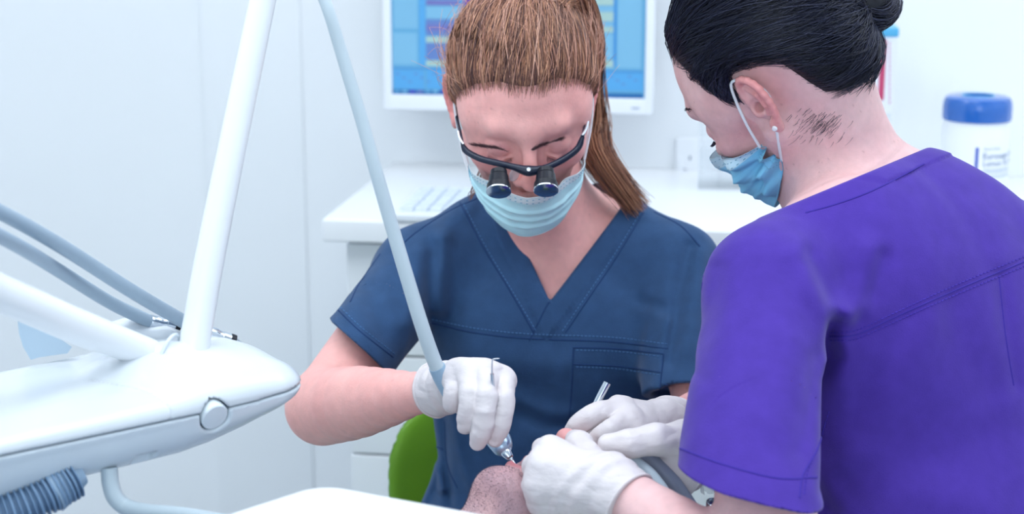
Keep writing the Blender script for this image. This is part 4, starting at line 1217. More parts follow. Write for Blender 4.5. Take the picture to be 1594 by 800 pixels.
pA = np.vstack([pA, pS]); rd = np.vstack([rd, np.tile(np.interp(np.linspace(0, 1, 11), [0, .25, 1], [.0001, .00026, .0003]), (900, 1))]); cA = np.vstack([cA, col_pick([(120, 84, 78), (176, 128, 110), (150, 106, 94)], 900)])
hairA = put('hair', strip_mesh('hair', l2w(pA, A_M, A_O), rd, cA), m_hairA, dent); tag(hairA, 'brown hair combed back into a ponytail')
capA.parent = hairA; capA.location = Vector(capA.location) - Vector(hairA.location)
# flyaways
rF = np.vstack([scalp_roots(hA_ne, 280, HAIRLINE, Cc), scalp_roots(hA_ne, 130, HAIRLINE, Cc, edge=.015)]); nF = len(rF)
pF = hair_paths(capAf, rF, T_A, Cc, 12, lift=.004, bulge=.004)
tt = np.linspace(0, 1, 12)
dF = rF - Cc; dF /= np.linalg.norm(dF, axis=1)[:, None]
k = RNG.integers(3, 10, nF); cut = np.array([np.interp(tt * (k[i] / 11), tt, np.arange(12)) for i in range(nF)])
pF = np.stack([np.stack([np.interp(cut[i], np.arange(12), pF[i, :, j]) for j in range(3)], 1) for i in range(nF)])
amp = RNG.uniform(.004, .026, (nF, 1, 1)); side = RNG.normal(0, .5, (nF, 1, 3))
pF = pF + amp * (tt ** 1.6)[None, :, None] * (dF[:, None] + side * np.sin(tt * 4)[None, :, None])
put('flyaway_hairs', strip_mesh('flyaway', l2w(pF, A_M, A_O), np.tile(np.linspace(.00034, .00016, 12), (nF, 1)), col_pick([(226, 170, 150), (196, 140, 120), (240, 190, 170)], nF)), m_hairA, hairA)
# ponytail
def tail(path, rad_, n, m, colr, rng=RNG, twist=1.2, taper=True, name='ponytail', parent=None, material=None, r0=.00055, loose=.25):
    c = spline(path, m); r = np.interp(np.linspace(0, 1, m), np.linspace(0, 1, len(rad_)), rad_)
    t = np.gradient(c, axis=0); t /= np.linalg.norm(t, axis=1)[:, None]; u = np.cross(t, (0.2, .9, .3)); u /= np.linalg.norm(u, axis=1)[:, None]; w = np.cross(t, u)
    a = rng.uniform(0, 2 * PI, (n, 1)) + rng.normal(0, .3, (n, 1)) * np.linspace(0, 1, m)[None] + twist * np.linspace(0, 1, m)[None]; q = np.sqrt(rng.uniform(0, 1, (n, 1)))
    q = q * (1 + loose * rng.normal(0, 1, (n, 1)) * np.linspace(0, 1, m)[None] ** 2)
    end = rng.uniform(.82, 1, (n, 1)); s = np.linspace(0, 1, m)[None] * end * (m - 1)
    P_ = np.stack([np.stack([np.interp(s[i], np.arange(m), c[:, j]) for j in range(3)], 1) for i in range(n)])
    rr = np.take(r, np.clip(np.round(s).astype(int), 0, m - 1)); uu_ = u[np.clip(np.round(s).astype(int), 0, m - 1)]; ww_ = w[np.clip(np.round(s).astype(int), 0, m - 1)]
    P_ = P_ + (rr * q * np.cos(a))[..., None] * uu_ + (rr * q * np.sin(a))[..., None] * ww_
    rads = np.tile(np.interp(np.linspace(0, 1, m), [0, .8, 1], [r0, r0, r0 * .3]), (n, 1))
    return put(name, strip_mesh(name, P_, rads, colr(n)), material, parent)
c1 = lambda n: col_pick([(96, 62, 56), (140, 94, 74), (176, 122, 94), (200, 146, 112), (120, 78, 64)], n)
endp = raycast(clothA, [1000], [331], 1.5)[0] - cF * .010; midp = raycast(clothA, [972], [318], 1.5)[0] - cF * .014
tail([P(866, 14, 1.850), P(884, -8, 1.865), P(904, 14, 1.90), P(908, 70, 1.965), P(905, 130, 2.015), P(918, 195, 2.02), P(932, 245, 2.00), midp + cU * .014, endp], [.016, .017, .019, .024, .026, .022, .018, .015, .016], 900, 24, c1, parent=hairA, material=m_hairA)
tie = l2w(np.array([T_A + (0.0, .0, -.002)]), A_M, A_O)[0]
tail([P(760, 240, 1.93), P(742, 285, 1.94), P(733, 300, 1.95), P(731, 312, 1.96)], [.004, .005, .006, .004], 10, 14, c1, parent=hairA, material=m_hairA, name='loose_lock', r0=.0004)
MB().tube([P(852 + 16 * math.cos(a), 3 + 5 * math.sin(a), 1.848 + .012 * math.sin(a)) for a in np.linspace(0, 2 * PI, 25)], .003, 10, cap=False).put('hair_tie', mat('peach_band', (236, 196, 180), .6), hairA)

# --- eyebrows and lashes
def short_hairs(f, pix_line, n, length, spread, direc, cols, name, parent, m, d0=1.5, r=.00028, out=.5):
    q = spline(pix_line, n); q = q + RNG.normal(0, spread, q.shape); p = raycast(f, q[:, 0], q[:, 1], d0)
    g = grad(f, p.astype(np.float32)); g /= np.linalg.norm(g, axis=1)[:, None]
    tang = np.gradient(spline(pix_line, n), axis=0); tang /= np.linalg.norm(tang, axis=1)[:, None]
    tw = tang[:, :1] * cR - tang[:, 1:] * cU
    d = direc(tw, g, n); d /= np.linalg.norm(d, axis=1)[:, None]
    tt = np.linspace(0, 1, 5); L = length * RNG.uniform(.7, 1.2, n)
    paths = p[:, None] + (tt[None, :, None] * L[:, None, None]) * (d[:, None] + g[:, None] * (out * (1 - tt))[None, :, None])
    return put(name, strip_mesh(name, paths, np.tile(np.linspace(r, r * .4, 5), (n, 1)), col_pick(cols, n)), m, parent)
browc = [(70, 46, 56), (96, 66, 72), (84, 58, 66)]
short_hairs(bodyA, [(791, 236), (775, 231), (756, 228), (738, 226)], 260, .006, .9, lambda t, g, n: t + .25 * cU + RNG.normal(0, .12, (n, 3)), browc, 'eyebrow', hairA, m_hairA, out=.22, r=.00022)
short_hairs(bodyA, [(827, 234), (842, 227), (856, 222), (873, 217)], 260, .006, .9, lambda t, g, n: t + .25 * cU + RNG.normal(0, .12, (n, 3)), browc, 'eyebrow', hairA, m_hairA, out=.22, r=.00022)
for s, nm in ((-1, 'eyelash'), (1, 'eyelash')):
    e = [AH(s * x, y - .002, z - .0015) for x, y, z in ((.020, -.0845, -.0075), (.026, -.0870, -.0092), (.031, -.0885, -.0102), (.038, -.0850, -.009), (.045, -.0800, -.0065))]
    c = spline(e, 34); fwd = A_M @ np.array((0, -.8, -.75)); tt = np.linspace(0, 1, 6)
    dirs = np.array([fwd + .5 * s * (i / 33 - .3) * A_M[:, 0] for i in range(34)])
    pth = c[:, None] + (.0055 + .0035 * RNG.random((34, 1, 1))) * tt[None, :, None] * dirs[:, None] + (.003 * tt ** 2)[None, :, None] * A_M[:, 2]
    put(nm, strip_mesh(nm, pth, np.tile(np.linspace(.00026, .00008, 6), (34, 1)), np.tile(np.array(lin((20, 18, 36))), (34, 1))), m_hairA, hairA)

# --- surgical mask
m_mask = mat('mask_fabric', (140, 206, 228), 0.75, attr=True, bump=0.06, bscale=500, sss=0.1, spec=0.2)
def make_mask(hf, M, O, parent, label, fmax=66., ztop=-.010, sag=.020, zbot=-.106, lift=.042, cols=((196, 238, 248), (232, 244, 250)), wr_amp=.0012, crumple=None, off=.0045, loops=True, loop_pts=None):
    fill = uni((rc((0, -.100, -.030), (0, -.082, -.092), .017, .020), .02), (ell((0, -.055, -.058), (.052, .046, .046)), .03))
    hull = lambda p: smin(hf(p), fill(p), .030) - off
    nu, nv = 81, 61; ph = np.radians(np.linspace(-fmax, fmax, nu)); vv_ = np.linspace(0, 1, nv)
    zt_ = ztop - sag * (np.abs(ph) / np.radians(fmax)) ** 1.3; zb_ = zbot + lift * (np.abs(ph) / np.radians(fmax)) ** 1.8
    Z = zt_[None] + (zb_ - zt_)[None] * vv_[:, None]; PH = np.tile(ph[None], (nv, 1))
    D = np.stack([np.sin(PH), -np.cos(PH), np.zeros_like(PH)], -1).reshape(-1, 3); C0 = np.stack([np.zeros_like(Z), np.full_like(Z, -.015), Z], -1).reshape(-1, 3)
    a = np.full(len(D), .005); b = np.full(len(D), .13)
    for _ in range(18):
        mm = (a + b) / 2; q = hull((C0 + D * mm[:, None]).astype(np.float32)); a = np.where(q < 0, mm, a); b = np.where(q < 0, b, mm)
    R = ((a + b) / 2).reshape(nv, nu)
    for _ in range(3):
        R[1:-1, 1:-1] = (R[1:-1, 1:-1] * 2 + R[:-2, 1:-1] + R[2:, 1:-1] + R[1:-1, :-2] + R[1:-1, 2:]) / 6
    VV = np.tile(vv_[:, None], (1, nu)); fade = np.clip((1 - (np.abs(PH) / np.radians(fmax)) ** 6), .25, 1)
    for c_ in (.34, .52, .70): R += .0030 * fade * np.clip(1 - np.abs(VV - c_ - .05) / .05, 0, 1) ** .7 * (VV > c_)
    pts = (C0 + D * R.reshape(-1)[:, None]).astype(np.float32)
    R = R + wr_amp * (hash_noise(pts, 60, 5) + .6 * hash_noise(pts, 120, 9)).reshape(nv, nu)
    if crumple is not None: R = R + crumple(PH, VV)
    pts = C0 + D * R.reshape(-1)[:, None]
    q = np.array([(i * nu + j, i * nu + j + 1, (i + 1) * nu + j + 1, (i + 1) * nu + j) for i in range(nv - 1) for j in range(nu - 1)])
    # a second layer gives the cloth its thickness
    inner = C0 + D * (R.reshape(-1) - .0011)[:, None]; n0 = len(pts)
    rim = [j for j in range(nu)] + [i * nu + nu - 1 for i in range(1, nv)] + [(nv - 1) * nu + j for j in range(nu - 2, -1, -1)] + [i * nu for i in range(nv - 2, 0, -1)]
    rq = np.array([(rim[i], rim[(i + 1) % len(rim)], n0 + rim[(i + 1) % len(rim)], n0 + rim[i]) for i in range(len(rim))])
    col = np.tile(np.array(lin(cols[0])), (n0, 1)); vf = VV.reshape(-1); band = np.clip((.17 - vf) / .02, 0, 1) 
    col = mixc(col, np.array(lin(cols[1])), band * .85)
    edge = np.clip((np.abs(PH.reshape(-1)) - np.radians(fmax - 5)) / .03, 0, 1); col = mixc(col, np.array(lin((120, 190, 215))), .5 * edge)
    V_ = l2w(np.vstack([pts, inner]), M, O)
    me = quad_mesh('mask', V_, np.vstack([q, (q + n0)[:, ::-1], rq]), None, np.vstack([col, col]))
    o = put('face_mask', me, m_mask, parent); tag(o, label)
    G = l2w(pts, M, O).reshape(nv, nu, 3); ctr_ = l2w(np.array([[0, -.01, -.05]]), M, O)[0]
    mb = MB()
    for row in (3, 8):
        for j in range(4, nu - 5, 2):
            for fr0 in (0,):
                a_, b_ = G[row, j], G[row, j] * .4 + G[row, j + 1] * .6; nn = unit(a_ - ctr_); mb.tube([a_ + nn * .0003, b_ + nn * .0003], .0005, 4)
    for colj in (2, 4, nu - 3, nu - 5):
        for i in range(3, nv - 3, 2):
            a_, b_ = G[i, colj], G[i, colj] * .4 + G[i + 1, colj] * .6; nn = unit(a_ - ctr_); mb.tube([a_ + nn * .0003, b_ + nn * .0003], .0005, 4)
    mb.put('stitching', mat('mask_stitch', (120, 180, 205), .8), o)['kind'] = 'stuff'
    if loops:
        for s in (1, -1):
            j = nu - 2 if s > 0 else 1
            top = pts.reshape(nv, nu, 3)[3, j]; bot = pts.reshape(nv, nu, 3)[nv - 4, j]
            up_ = [top, (top + np.array((s * .078, .006, .018))) / 2 + (s * .004, 0, 0), (s * .080, .008, .022), (s * .080, .018, .028), (s * .077, .030, .016), (s * .076, .034, -.002), (s * .077, .028, -.018),
                   (np.array((s * .077, .024, -.028)) + bot) / 2 + (s * .003, 0, 0), bot]
            if loop_pts and s in loop_pts: up_ = [top] + loop_pts[s] + [bot]
            MB().tube(l2w(spline(up_, 46), M, O), .0015, 8).put('ear_loop', m_loop, o)
    return o
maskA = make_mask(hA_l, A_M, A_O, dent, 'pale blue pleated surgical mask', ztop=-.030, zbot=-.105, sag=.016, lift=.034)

# --- loupes
def AHray(px, py, yf):
    t = np.linspace(1.70, 2.02, 600); w = np.array([P(px, py, x) for x in t]); l = (w - A_O) @ A_M
    g = l[:, 1] - yf(l[:, 0]); k = int(np.argmax(g > 0)); return w[k]
m_frame = mat('loupe_frame', (26, 36, 58), 0.35); m_silver = mat('silver_temple', (214, 222, 232), 0.25, metal=.8)
m_lens = mat('loupe_lens', (160, 185, 205), 0.03, metal=.6); m_pad = mat('clear_pad', (206, 200, 210), 0.15, alpha=.45)
yf = lambda x: -.119 + 9.0 * x * x
lp = thing('loupes', 'black framed magnifying loupes worn low on the face of the dentist', 'loupes', AHray(823, 266, yf))
bar = np.array([AHray(x, y, yf) for x, y in ((720, 226), (727, 236), (748, 247), (775, 254), (800, 260), (823, 266), (846, 262), (866, 254), (885, 243), (900, 230), (907, 213))])
MB().tube(spline(bar, 60), np.interp(np.linspace(0, 1, 60), [0, .06, .4, .5, .6, .94, 1], [.0024, .0036, .0036, .0062, .0036, .0036, .0024]), 14).put('brow_bar', m_frame, lp)
ctr_b = AHray(823, 264, yf)
MB().lathe(ctr_b - cF * .0058, [(.0022, 0), (.0022, .0012), (.0012, .0014)], -cF, 16).put('centre_screw', m_silver, lp)
for s, e0, mid, ear_ in ((-1, bar[0], P(716, 205, 1.86), P(711, 182, 1.895)), (1, bar[-1], P(912, 190, 1.865), P(917, 155, 1.90))):
    MB().tube(spline([e0, mid, ear_, AH(s * .080, .03, .018)], 20), .0019, 10).put('temple', m_frame, lp)
    MB().tube(spline([e0 + cU * .001 - cR * s * .001, (e0 + mid) / 2 + cR * s * .0016 - cF * .003, mid + cR * s * .002 - cF * .004], 12), .0016, 8).put('silver_sleeve', m_silver, lp)
gz_ = unit(-.50 * cF - .86 * cU)
for x0, y0 in ((776.5, 268), (849.5, 266)):
    a = AHray(x0, y0, lambda x: -.124 + 0 * x); L = .026
    sc_ = MB().lathe(a - gz_ * .002, [(.0075, 0), (.0090, .001), (.0092, .006), (.0086, .0065), (.0104, .0075), (.0118, .018), (.0130, .019), (.0134, .0255), (.0128, L), (.0112, L), (.0110, L - .002)], gz_, 32).put('telescope', m_blackp, lp)
    MB().lathe(a + gz_ * (L - .0045), [(.0108, 0), (.0108, .0010), (.006, .0022), (.001, .0026)], gz_, 28).put('lens', m_lens, sc_)
    MB().lathe(a + gz_ * (L - .0026), [(.0128, 0), (.0136, .0004), (.0136, .0018), (.0128, .0022)], gz_, 32).put('chrome_ring', m_chrome, sc_)
    brk_ = AHray(x0 + (9 if x0 < 820 else -9), y0 - 6, yf); MB().tube([brk_, (brk_ + a) / 2, a], .0018, 8).put('bracket', m_frame, lp)
for x0, s in ((801, -1), (842, 1)):
    a = AHray(x0, 271, lambda x: -.106 + 0 * x); mb = MB()
    ang = np.linspace(0, 2 * PI, 25)[:-1]
    put('nose_pad', sdf_mesh('nose_pad', ell(a, (.0055, .004, .0100), A_M @ Ry(rad(-20 * s))), [(a - .016, a + .016, .0012)], proj=1), m_pad, lp)

# ------------------------------------------------------------------ assistant in purple scrubs, seen from behind
B_M = CB @ Ry(rad(-44.3)) @ Rz(rad(-137)) @ Rx(rad(-2))
B_O = P(1207, 118, 1.722)
hB_l = head_local(0.0)
hB = bound(xform(hB_l, B_M, B_O), B_O, .17)
def BH(x, y, z): return B_O + B_M @ np.array([x, y, z])
B_shL, B_elL, B_wrL = P(1197, 452, 1.575), P(1190, 935, 1.375), P(968, 768, 1.475)
B_shR, B_elR, B_wrR = P(1620, 415, 1.77), P(1300, 735, 1.75), P(1092, 704, 1.575)
b_sx = unit(B_shR - B_shL); b_up = unit(P(1385, 300, 1.72) - P(1470, 860, 1.66)); b_fr = unit(np.cross(b_up, b_sx)); b_up = np.cross(b_sx, b_fr)
BT = np.stack([b_sx, b_fr, b_up], 1)
nB0 = P(1335, 300, 1.735)
def torsoB(o):
    return [(ell(P(1415, 470, 1.705), (.178 + o, .095 + o, .150 + o), BT), .03), (ell(P(1445, 680, 1.70), (.150 + o, .100 + o, .19 + o), BT), .06),
            (ell(P(1475, 900, 1.70), (.175 + o, .130 + o, .15 + o), BT), .06), (ell(P(1350, 440, 1.625), (.075 + o, .05 + o, .10 + o), BT), .05),
            (rc(P(1318, 345, 1.725), B_shL, .043 + o, .047 + o), .035), (rc(P(1420, 334, 1.745), B_shR + cU * -.020, .040 + o, .046 + o), .035)]
neckB = bound(uni((rc(BH(0, .035, -.04), P(1325, 280, 1.735), .050, .054), .02), (rc(P(1325, 280, 1.735), P(1380, 330, 1.735), .054, .07), .03), (rc(BH(0, -.015, -.07), P(1290, 340, 1.76), .034, .045), .03)), P(1310, 260, 1.74), .20)
def arm(sh, el, wr, k=1.0, kf=1.0):
    ts = np.linspace(0, 1, 9); rs = np.interp(ts, [0, .15, .35, .6, .85, 1], [.040, .041, .0385, .0330, .0265, .0245]) * kf
    return uni((rc(sh, el, .046 * k, .041 * k), .02), (chain([el + (wr - el) * t for t in ts], rs, .004), .012))
armLB = bound(arm(B_shL, B_elL, B_wrL, 1.04, .96), (B_shL + B_elL) / 2, .30); armRB = bound(arm(B_shR, B_elR, B_wrR, .95), (B_shR + B_elR) / 2, .34)
# left hand: back of the hand to the camera, fingers folded over the lip
l_m = [P(858, 706, 1.500), P(850, 730, 1.484), P(846, 756, 1.482), P(850, 779, 1.490)]
l_f = [[P(846, 700, 1.530), P(850, 712, 1.553), P(858, 724, 1.556)], [P(832, 727, 1.512), P(838, 734, 1.542), P(850, 744, 1.550)],
       [P(829, 757, 1.508), P(834, 760, 1.538), P(846, 766, 1.548)], [P(833, 784, 1.512), P(840, 786, 1.536), P(852, 786, 1.546)]]
l_t = [P(935, 744, 1.50), P(912, 712, 1.525), P(902, 694, 1.545), P(896, 684, 1.560)]
B_Lh, B_Lp = hand_f(P(945, 762, 1.482), l_m, l_f, l_t, r=1.02, palm_r=(.024, .0150))
# right hand: thumb laid along the suction tube, fingers closed round it
r_m = [P(1030, 688, 1.575), P(1034, 708, 1.560), P(1046, 728, 1.556), P(1062, 744, 1.560)]
r_f = [[P(1000, 684, 1.590), P(978, 692, 1.606), P(962, 702, 1.610)], [P(1008, 712, 1.585), P(992, 722, 1.600), P(985, 730, 1.610)],
       [P(1024, 738, 1.575), P(1010, 748, 1.590), P(1004, 752, 1.602)], [P(1046, 756, 1.575), P(1034, 764, 1.588), P(1028, 766, 1.60)]]
r_t = [P(1062, 690, 1.545), P(1020, 684, 1.528), P(982, 690, 1.524), P(946, 692, 1.530)]
B_Rh, B_Rp = hand_f(P(1078, 702, 1.572), r_m, r_f, r_t, r=1.0, palm_r=(.022, .0145))
def bodyB(p):
    d = smin(hB(p), neckB(p), .022); t = None
    for g, k in torsoB(-.004): e = g(p); t = e if t is None else smin(t, e, k)
    d = smin(d, t, .03)
    d = smin(d, armLB(p), .02); d = smin(d, armRB(p), .02)
    return smin(smin(d, B_Lh(p) + .0016, .008), B_Rh(p) + .0016, .008)
def colB(v):
    def ex(v, c):
        l = (v - B_O.astype(np.float32)) @ B_M.astype(np.float32); inh = np.linalg.norm(l, axis=1) < .14
        ear = ramp(np.abs(l[:, 0]), .074, .084) * (np.abs(l[:, 2]) < .05) * inh
        c = mixc(c, np.array(lin((232, 128, 124))), ear * .55)
        ck = np.exp(-(((np.abs(l[:, 0]) - .05) / .025) ** 2 + ((l[:, 2] + .02) / .025) ** 2)) * (l[:, 1] < -.01) * inh
        c = mixc(c, np.array(lin((220, 130, 136))), .45 * ck)
        bh = np.exp(-(((l[:, 1] - .045) / .02) ** 2 + ((l[:, 2] - .01) / .03) ** 2)) * inh
        return mixc(c, np.array(lin((224, 140, 146))), .3 * bh)
    return skin_cols((238, 198, 198), v, 13, ex, amp=.07)
assi = thing('person', 'woman in purple scrubs seen from behind with dark hair in a bun', 'person', (P(1475, 900, 1.70)[0], P(1475, 900, 1.70)[1], 0.0))
allB = np.array([P(1475, 960, 1.85), P(1475, 960, 1.5), B_O + .13, B_O - .13, B_shL, B_shR, B_elL, B_elR, P(1690, 500, 1.8)])
lo, hi = box_of(np.vstack([allB, B_Lp, B_Rp]), .07)
bo = B_O.astype(np.float32)
lo_B, hi_B = lo, hi
gBL, gBLf = glove('glove', B_Lh, B_Lp, P(955, 766, 1.478), B_elL, .0248, assi, 'white latex glove holding the lip open', length=.020)
gBR, gBRf = glove('glove', B_Rh, B_Rp, P(1080, 703, 1.574), B_elR, .0245, assi, 'white latex glove on the suction tube', length=.030)

# scrub top
slB_b = P(1170, 752, 1.435)
slB = rcf(B_shL, P(1162, 900, 1.375), .058, .071, .056, .066, cF)
slB_in = rcf(B_shL + (slB_b - B_shL) * .88, P(1162, 915, 1.368), .044, .061, .042, .056, cF)
nB = unit(V3(-.21, -1, .10)).astype(np.float32); hemB = P(1168, 752, 1.435).astype(np.float32)
slBR = rc(B_shR, B_shR + (B_elR - B_shR) * .62, .056, .058)
B_neck_n = unit(BH(0, .03, -.03) - P(1360, 330, 1.74)).astype(np.float32)
colB_hole = rc(BH(0, .03, -.03), P(1345, 300, 1.735), .058, .060)
def clothB0(p):
    t = None
    for g, k in torsoB(.010): e = g(p); t = e if t is None else smin(t, e, k)
    sh_ = (p - hemB) @ nB; l = smax(smax(slB(p), sh_, .002), -np.maximum(slB_in(p), -sh_ - .009), .002)
    return smin(smin(t, l, .030), slBR(p), .03)
foldsB = [([(1298, 505), (1296, 560), (1294, 640), (1293, 720), (1292, 800)], .010, -0.0144), ([(1310, 540), (1312, 620), (1310, 720)], .014, 0.0048), ([(1240, 395), (1265, 440), (1290, 490)], .016, 0.0084),
          ([(1262, 398), (1282, 440), (1298, 480)], .010, -0.006), ([(1355, 390), (1345, 440), (1325, 480)], .014, 0.0072), ([(1375, 400), (1360, 455), (1340, 490)], .010, -0.0048),
          ([(1300, 480), (1320, 490), (1345, 480)], .010, 0.006), ([(1180, 400), (1150, 470), (1110, 560)], .020, 0.0036), ([(1230, 460), (1210, 560), (1190, 640)], .022, 0.0048),
          ([(1275, 560), (1262, 640), (1248, 700)], .012, -0.0048), ([(1415, 500), (1370, 580), (1320, 660)], .018, -0.0048), ([(1440, 500), (1400, 590), (1350, 680)], .020, 0.0036),
          ([(1480, 470), (1500, 540), (1540, 600)], .020, -0.003), ([(1560, 430), (1570, 520), (1585, 600)], .010, -0.003), ([(1320, 760), (1420, 720), (1520, 690)], .022, -0.0036),
          ([(1330, 700), (1420, 760), (1540, 790)], .022, 0.0036), ([(1120, 420), (1105, 500), (1092, 580)], .008, -0.0036)]
colP0 = P(1258, 307, 1.68).astype(np.float32)
colN = unit(np.cross(P(1258, 307, 1.0) - CAM, P(1414, 242, 1.0) - CAM)); colN = (colN if colN @ cU > 0 else -colN).astype(np.float32)
flB = fold_lines(clothB0, foldsB, 1.15); clothB1 = with_folds(clothB0, flB)
def clothB(p):
    d = clothB1(p); a = np.abs(d) < .03
    if a.any():
        q = p[a]; e = d[a]
        e = e - .0022 * hash_noise(q, 13, 23) - .0010 * hash_noise(q, 38, 26)
        cs_ = (q - colP0) @ colN; e = e - .0020 * np.clip((cs_ + .017) / .002, 0, 1) * np.clip((.068 - colB_hole(q)) / .006, 0, 1)
        d = d.copy(); d[a] = e
    return smax(d, (p - colP0) @ colN, .0025)
put('body', sdf_mesh('body', with_folds(bodyB, flB, True, .003), [(B_O - .158, B_O + .158, .0020, lambda p: ((p - bo) ** 2).sum(-1) < .150 ** 2), (lo_B, hi_B, .0046, lambda p: ((p - bo) ** 2).sum(-1) > .142 ** 2)], colB, proj=1), m_skinB, assi)
lo, hi = box_of([P(1045, 730, 1.38), P(1720, 420, 1.9), P(1475, 950, 1.56), P(1475, 950, 1.86), P(1330, 225, 1.75), P(1300, 300, 1.85)], .03)
topB = put('scrub_top', sdf_mesh('scrub_top', clothB, [(lo, hi, .0040, lambda p: ((p - hemB) ** 2).sum(-1) > .092 ** 2), (hemB - .105, hemB + .105, .0022, lambda p: ((p - hemB) ** 2).sum(-1) < .096 ** 2)], proj=1), m_purple, assi)
tag(topB, 'purple scrub top seen from behind with stitched yoke')
linesB = [[(1292, 524), (1330, 522), (1380, 500), (1480, 455), (1600, 405)], [(1058, 698), (1130, 724), (1210, 744), (1272, 743)], [(1285, 655), (1272, 700), (1250, 740), (1245, 775)],
          [(1254, 331), (1300, 318), (1350, 300), (1400, 276), (1438, 255)], [(1555, 430), (1565, 520), (1578, 600)]]
seam_tubes(clothB, linesB, .0010, -.0002, 1.15).put('seams', m_purple_seam, topB)
stB = [[(1292, 518), (1330, 515), (1380, 493), (1480, 447), (1600, 397)], [(1290, 640), (1276, 690), (1258, 732), (1252, 770)], [(1292, 530), (1330, 528), (1380, 507), (1480, 462), (1600, 412)]]
stitch_tubes(clothB, stB, .0007, .0001, 1.15, 6).put('stitching', mat('purple_light_thread', (64, 44, 160), .9), topB)['kind'] = 'stuff'
hipB = P(1475, 930, 1.72)
fwB = np.array([-.75, .66, 0.0]); sdB = np.array([.66, .75, 0.0])
kB = hipB + fwB * .38 + np.array([0, 0, -.06])
legs(hipB, kB - sdB * .16 - fwB * .05, kB + sdB * .20 - fwB * .1, 'scrub_trousers', m_purple, assi, fwB)

# hair
HL_B = np.array([(0, .095), (30, .087), (49, .074), (62, .052), (69, .034), (74, .008), (80, .0), (86, .028), (95, .040), (106, .031), (119, .023), (126, .008), (132, -.026), (137, -.046), (151, -.057), (172, -.067), (180, -.069)])
hB_ne = head_local(0.0, ears=())
def scalpB(l): return smin(hB_ne(l), neckB((l @ B_M.T + B_O).astype(np.float32)), .022)
T_Bw = P(1334, 10, 1.675); T_B = (T_Bw - B_O) @ B_M
capB, capBf = make_cap(scalpB, B_M, B_O, .0075, HL_B, assi, m_hairB0)
rB = np.vstack([scalp_roots(scalpB, 2000, HL_B, Cc, edge=.02, low=.006), scalp_roots(scalpB, 3600, HL_B, Cc)])
pB = hair_paths(capBf, rB, T_B, Cc, 11, lift=.0018, bulge=.011, jit=.04)
ok = (pB[:, 2:, 2] > hairline_z(pB[:, 2:, 0], pB[:, 2:, 1], HL_B) - .004).all(1); pB = pB[ok]; rB = rB[ok]
rd = np.tile(np.interp(np.linspace(0, 1, 11), [0, .1, .8, 1], [.00012, .00034, .00034, .0003]), (len(rB), 1))
hairB = put('hair', strip_mesh('hair', l2w(pB, B_M, B_O), rd, col_pick([(20, 24, 46), (32, 36, 62), (14, 16, 32), (54, 58, 84)], len(rB))), m_hairB, assi)
tag(hairB, 'near black hair pinned up in a bun')
capB.parent = hairB; capB.location = Vector(capB.location) - Vector(hairB.location)
cB = lambda n: col_pick([(20, 24, 46), (34, 38, 64), (14, 16, 32), (60, 64, 90)], n)
bc = P(1344, 0, 1.675); an = np.linspace(.2, 2 * PI + .6, 14)
tail([bc + .024 * (math.cos(a) * cR + math.sin(a) * (cU * .85 + cF * .4)) for a in an], [.013, .016, .016, .014], 420, 30, cB, parent=hairB, material=m_hairB, name='bun', twist=7, loose=.1)
put('bun_core', sdf_mesh('bun_core', ell(bc, (.028, .026, .026), CB), [(bc - .045, bc + .045, .003)], proj=1), m_hairB0, hairB)
tail([P(1350, 24, 1.665), P(1362, 38, 1.662), P(1376, 50, 1.665)], [.005, .004, .003], 30, 12, cB, parent=hairB, material=m_hairB, name='loose_ends', r0=.0004)
# soft hairs at the nape
nq = RNG.normal(0, 1, (120, 2)) * [20, 12] + [1276, 190]; nq = nq[(nq[:, 0] > 1225) & (nq[:, 0] < 1330)]
npnt = raycast(bodyB, nq[:, 0], nq[:, 1], 1.3); g = grad(bodyB, npnt.astype(np.float32)); g /= np.linalg.norm(g, axis=1)[:, None]
dn = -cU * .75 - cR * .62; dd = dn + RNG.normal(0, .12, (len(npnt), 3)); tt = np.linspace(0, 1, 6); L = RNG.uniform(.006, .015, len(npnt))
pth = npnt[:, None] + (tt[None, :, None] * L[:, None, None]) * (dd - g * (dd * g).sum(-1)[:, None])[:, None] + g[:, None] * (.0004 + .0015 * np.sin(PI * tt))[None, :, None]
put('nape_hairs', strip_mesh('nape', pth, np.tile(np.linspace(.00022, .00008, 6), (len(npnt), 1)), col_pick([(70, 62, 76), (96, 84, 96)], len(npnt))), m_hairB, hairB)
# brow and lashes seen in profile
def face_pts(l): return [B_O + B_M @ np.array(q) for q in l]
bw = spline(face_pts([(.022, -.0905, .031), (.038, -.0835, .036), (.052, -.0690, .034)]), 60) + RNG.normal(0, .0008, (60, 3)); tt = np.linspace(0, 1, 5)
pth = bw[:, None] + .006 * tt[None, :, None] * (B_M @ np.array((.8, .2, .15)))[None, None] + RNG.normal(0, .0006, (60, 5, 3)) * tt[None, :, None]
put('eyebrow', strip_mesh('eyebrow', pth, np.tile(np.linspace(.0004, .0002, 5), (60, 1)), cB(60)), m_hairB, hairB)
ls = spline(face_pts([(.020, -.0865, -.0085), (.031, -.0905, -.0112), (.045, -.082, -.0075)]), 34); tt = np.linspace(0, 1, 6)
pth = ls[:, None] + .009 * tt[None, :, None] * (B_M @ np.array((.1, -.8, -.5)))[None, None] + (.003 * tt ** 2)[None, :, None] * B_M[:, 2]
put('eyelash', strip_mesh('eyelash', pth, np.tile(np.linspace(.0004, .00012, 6), (34, 1)), cB(34)), m_hairB, hairB)
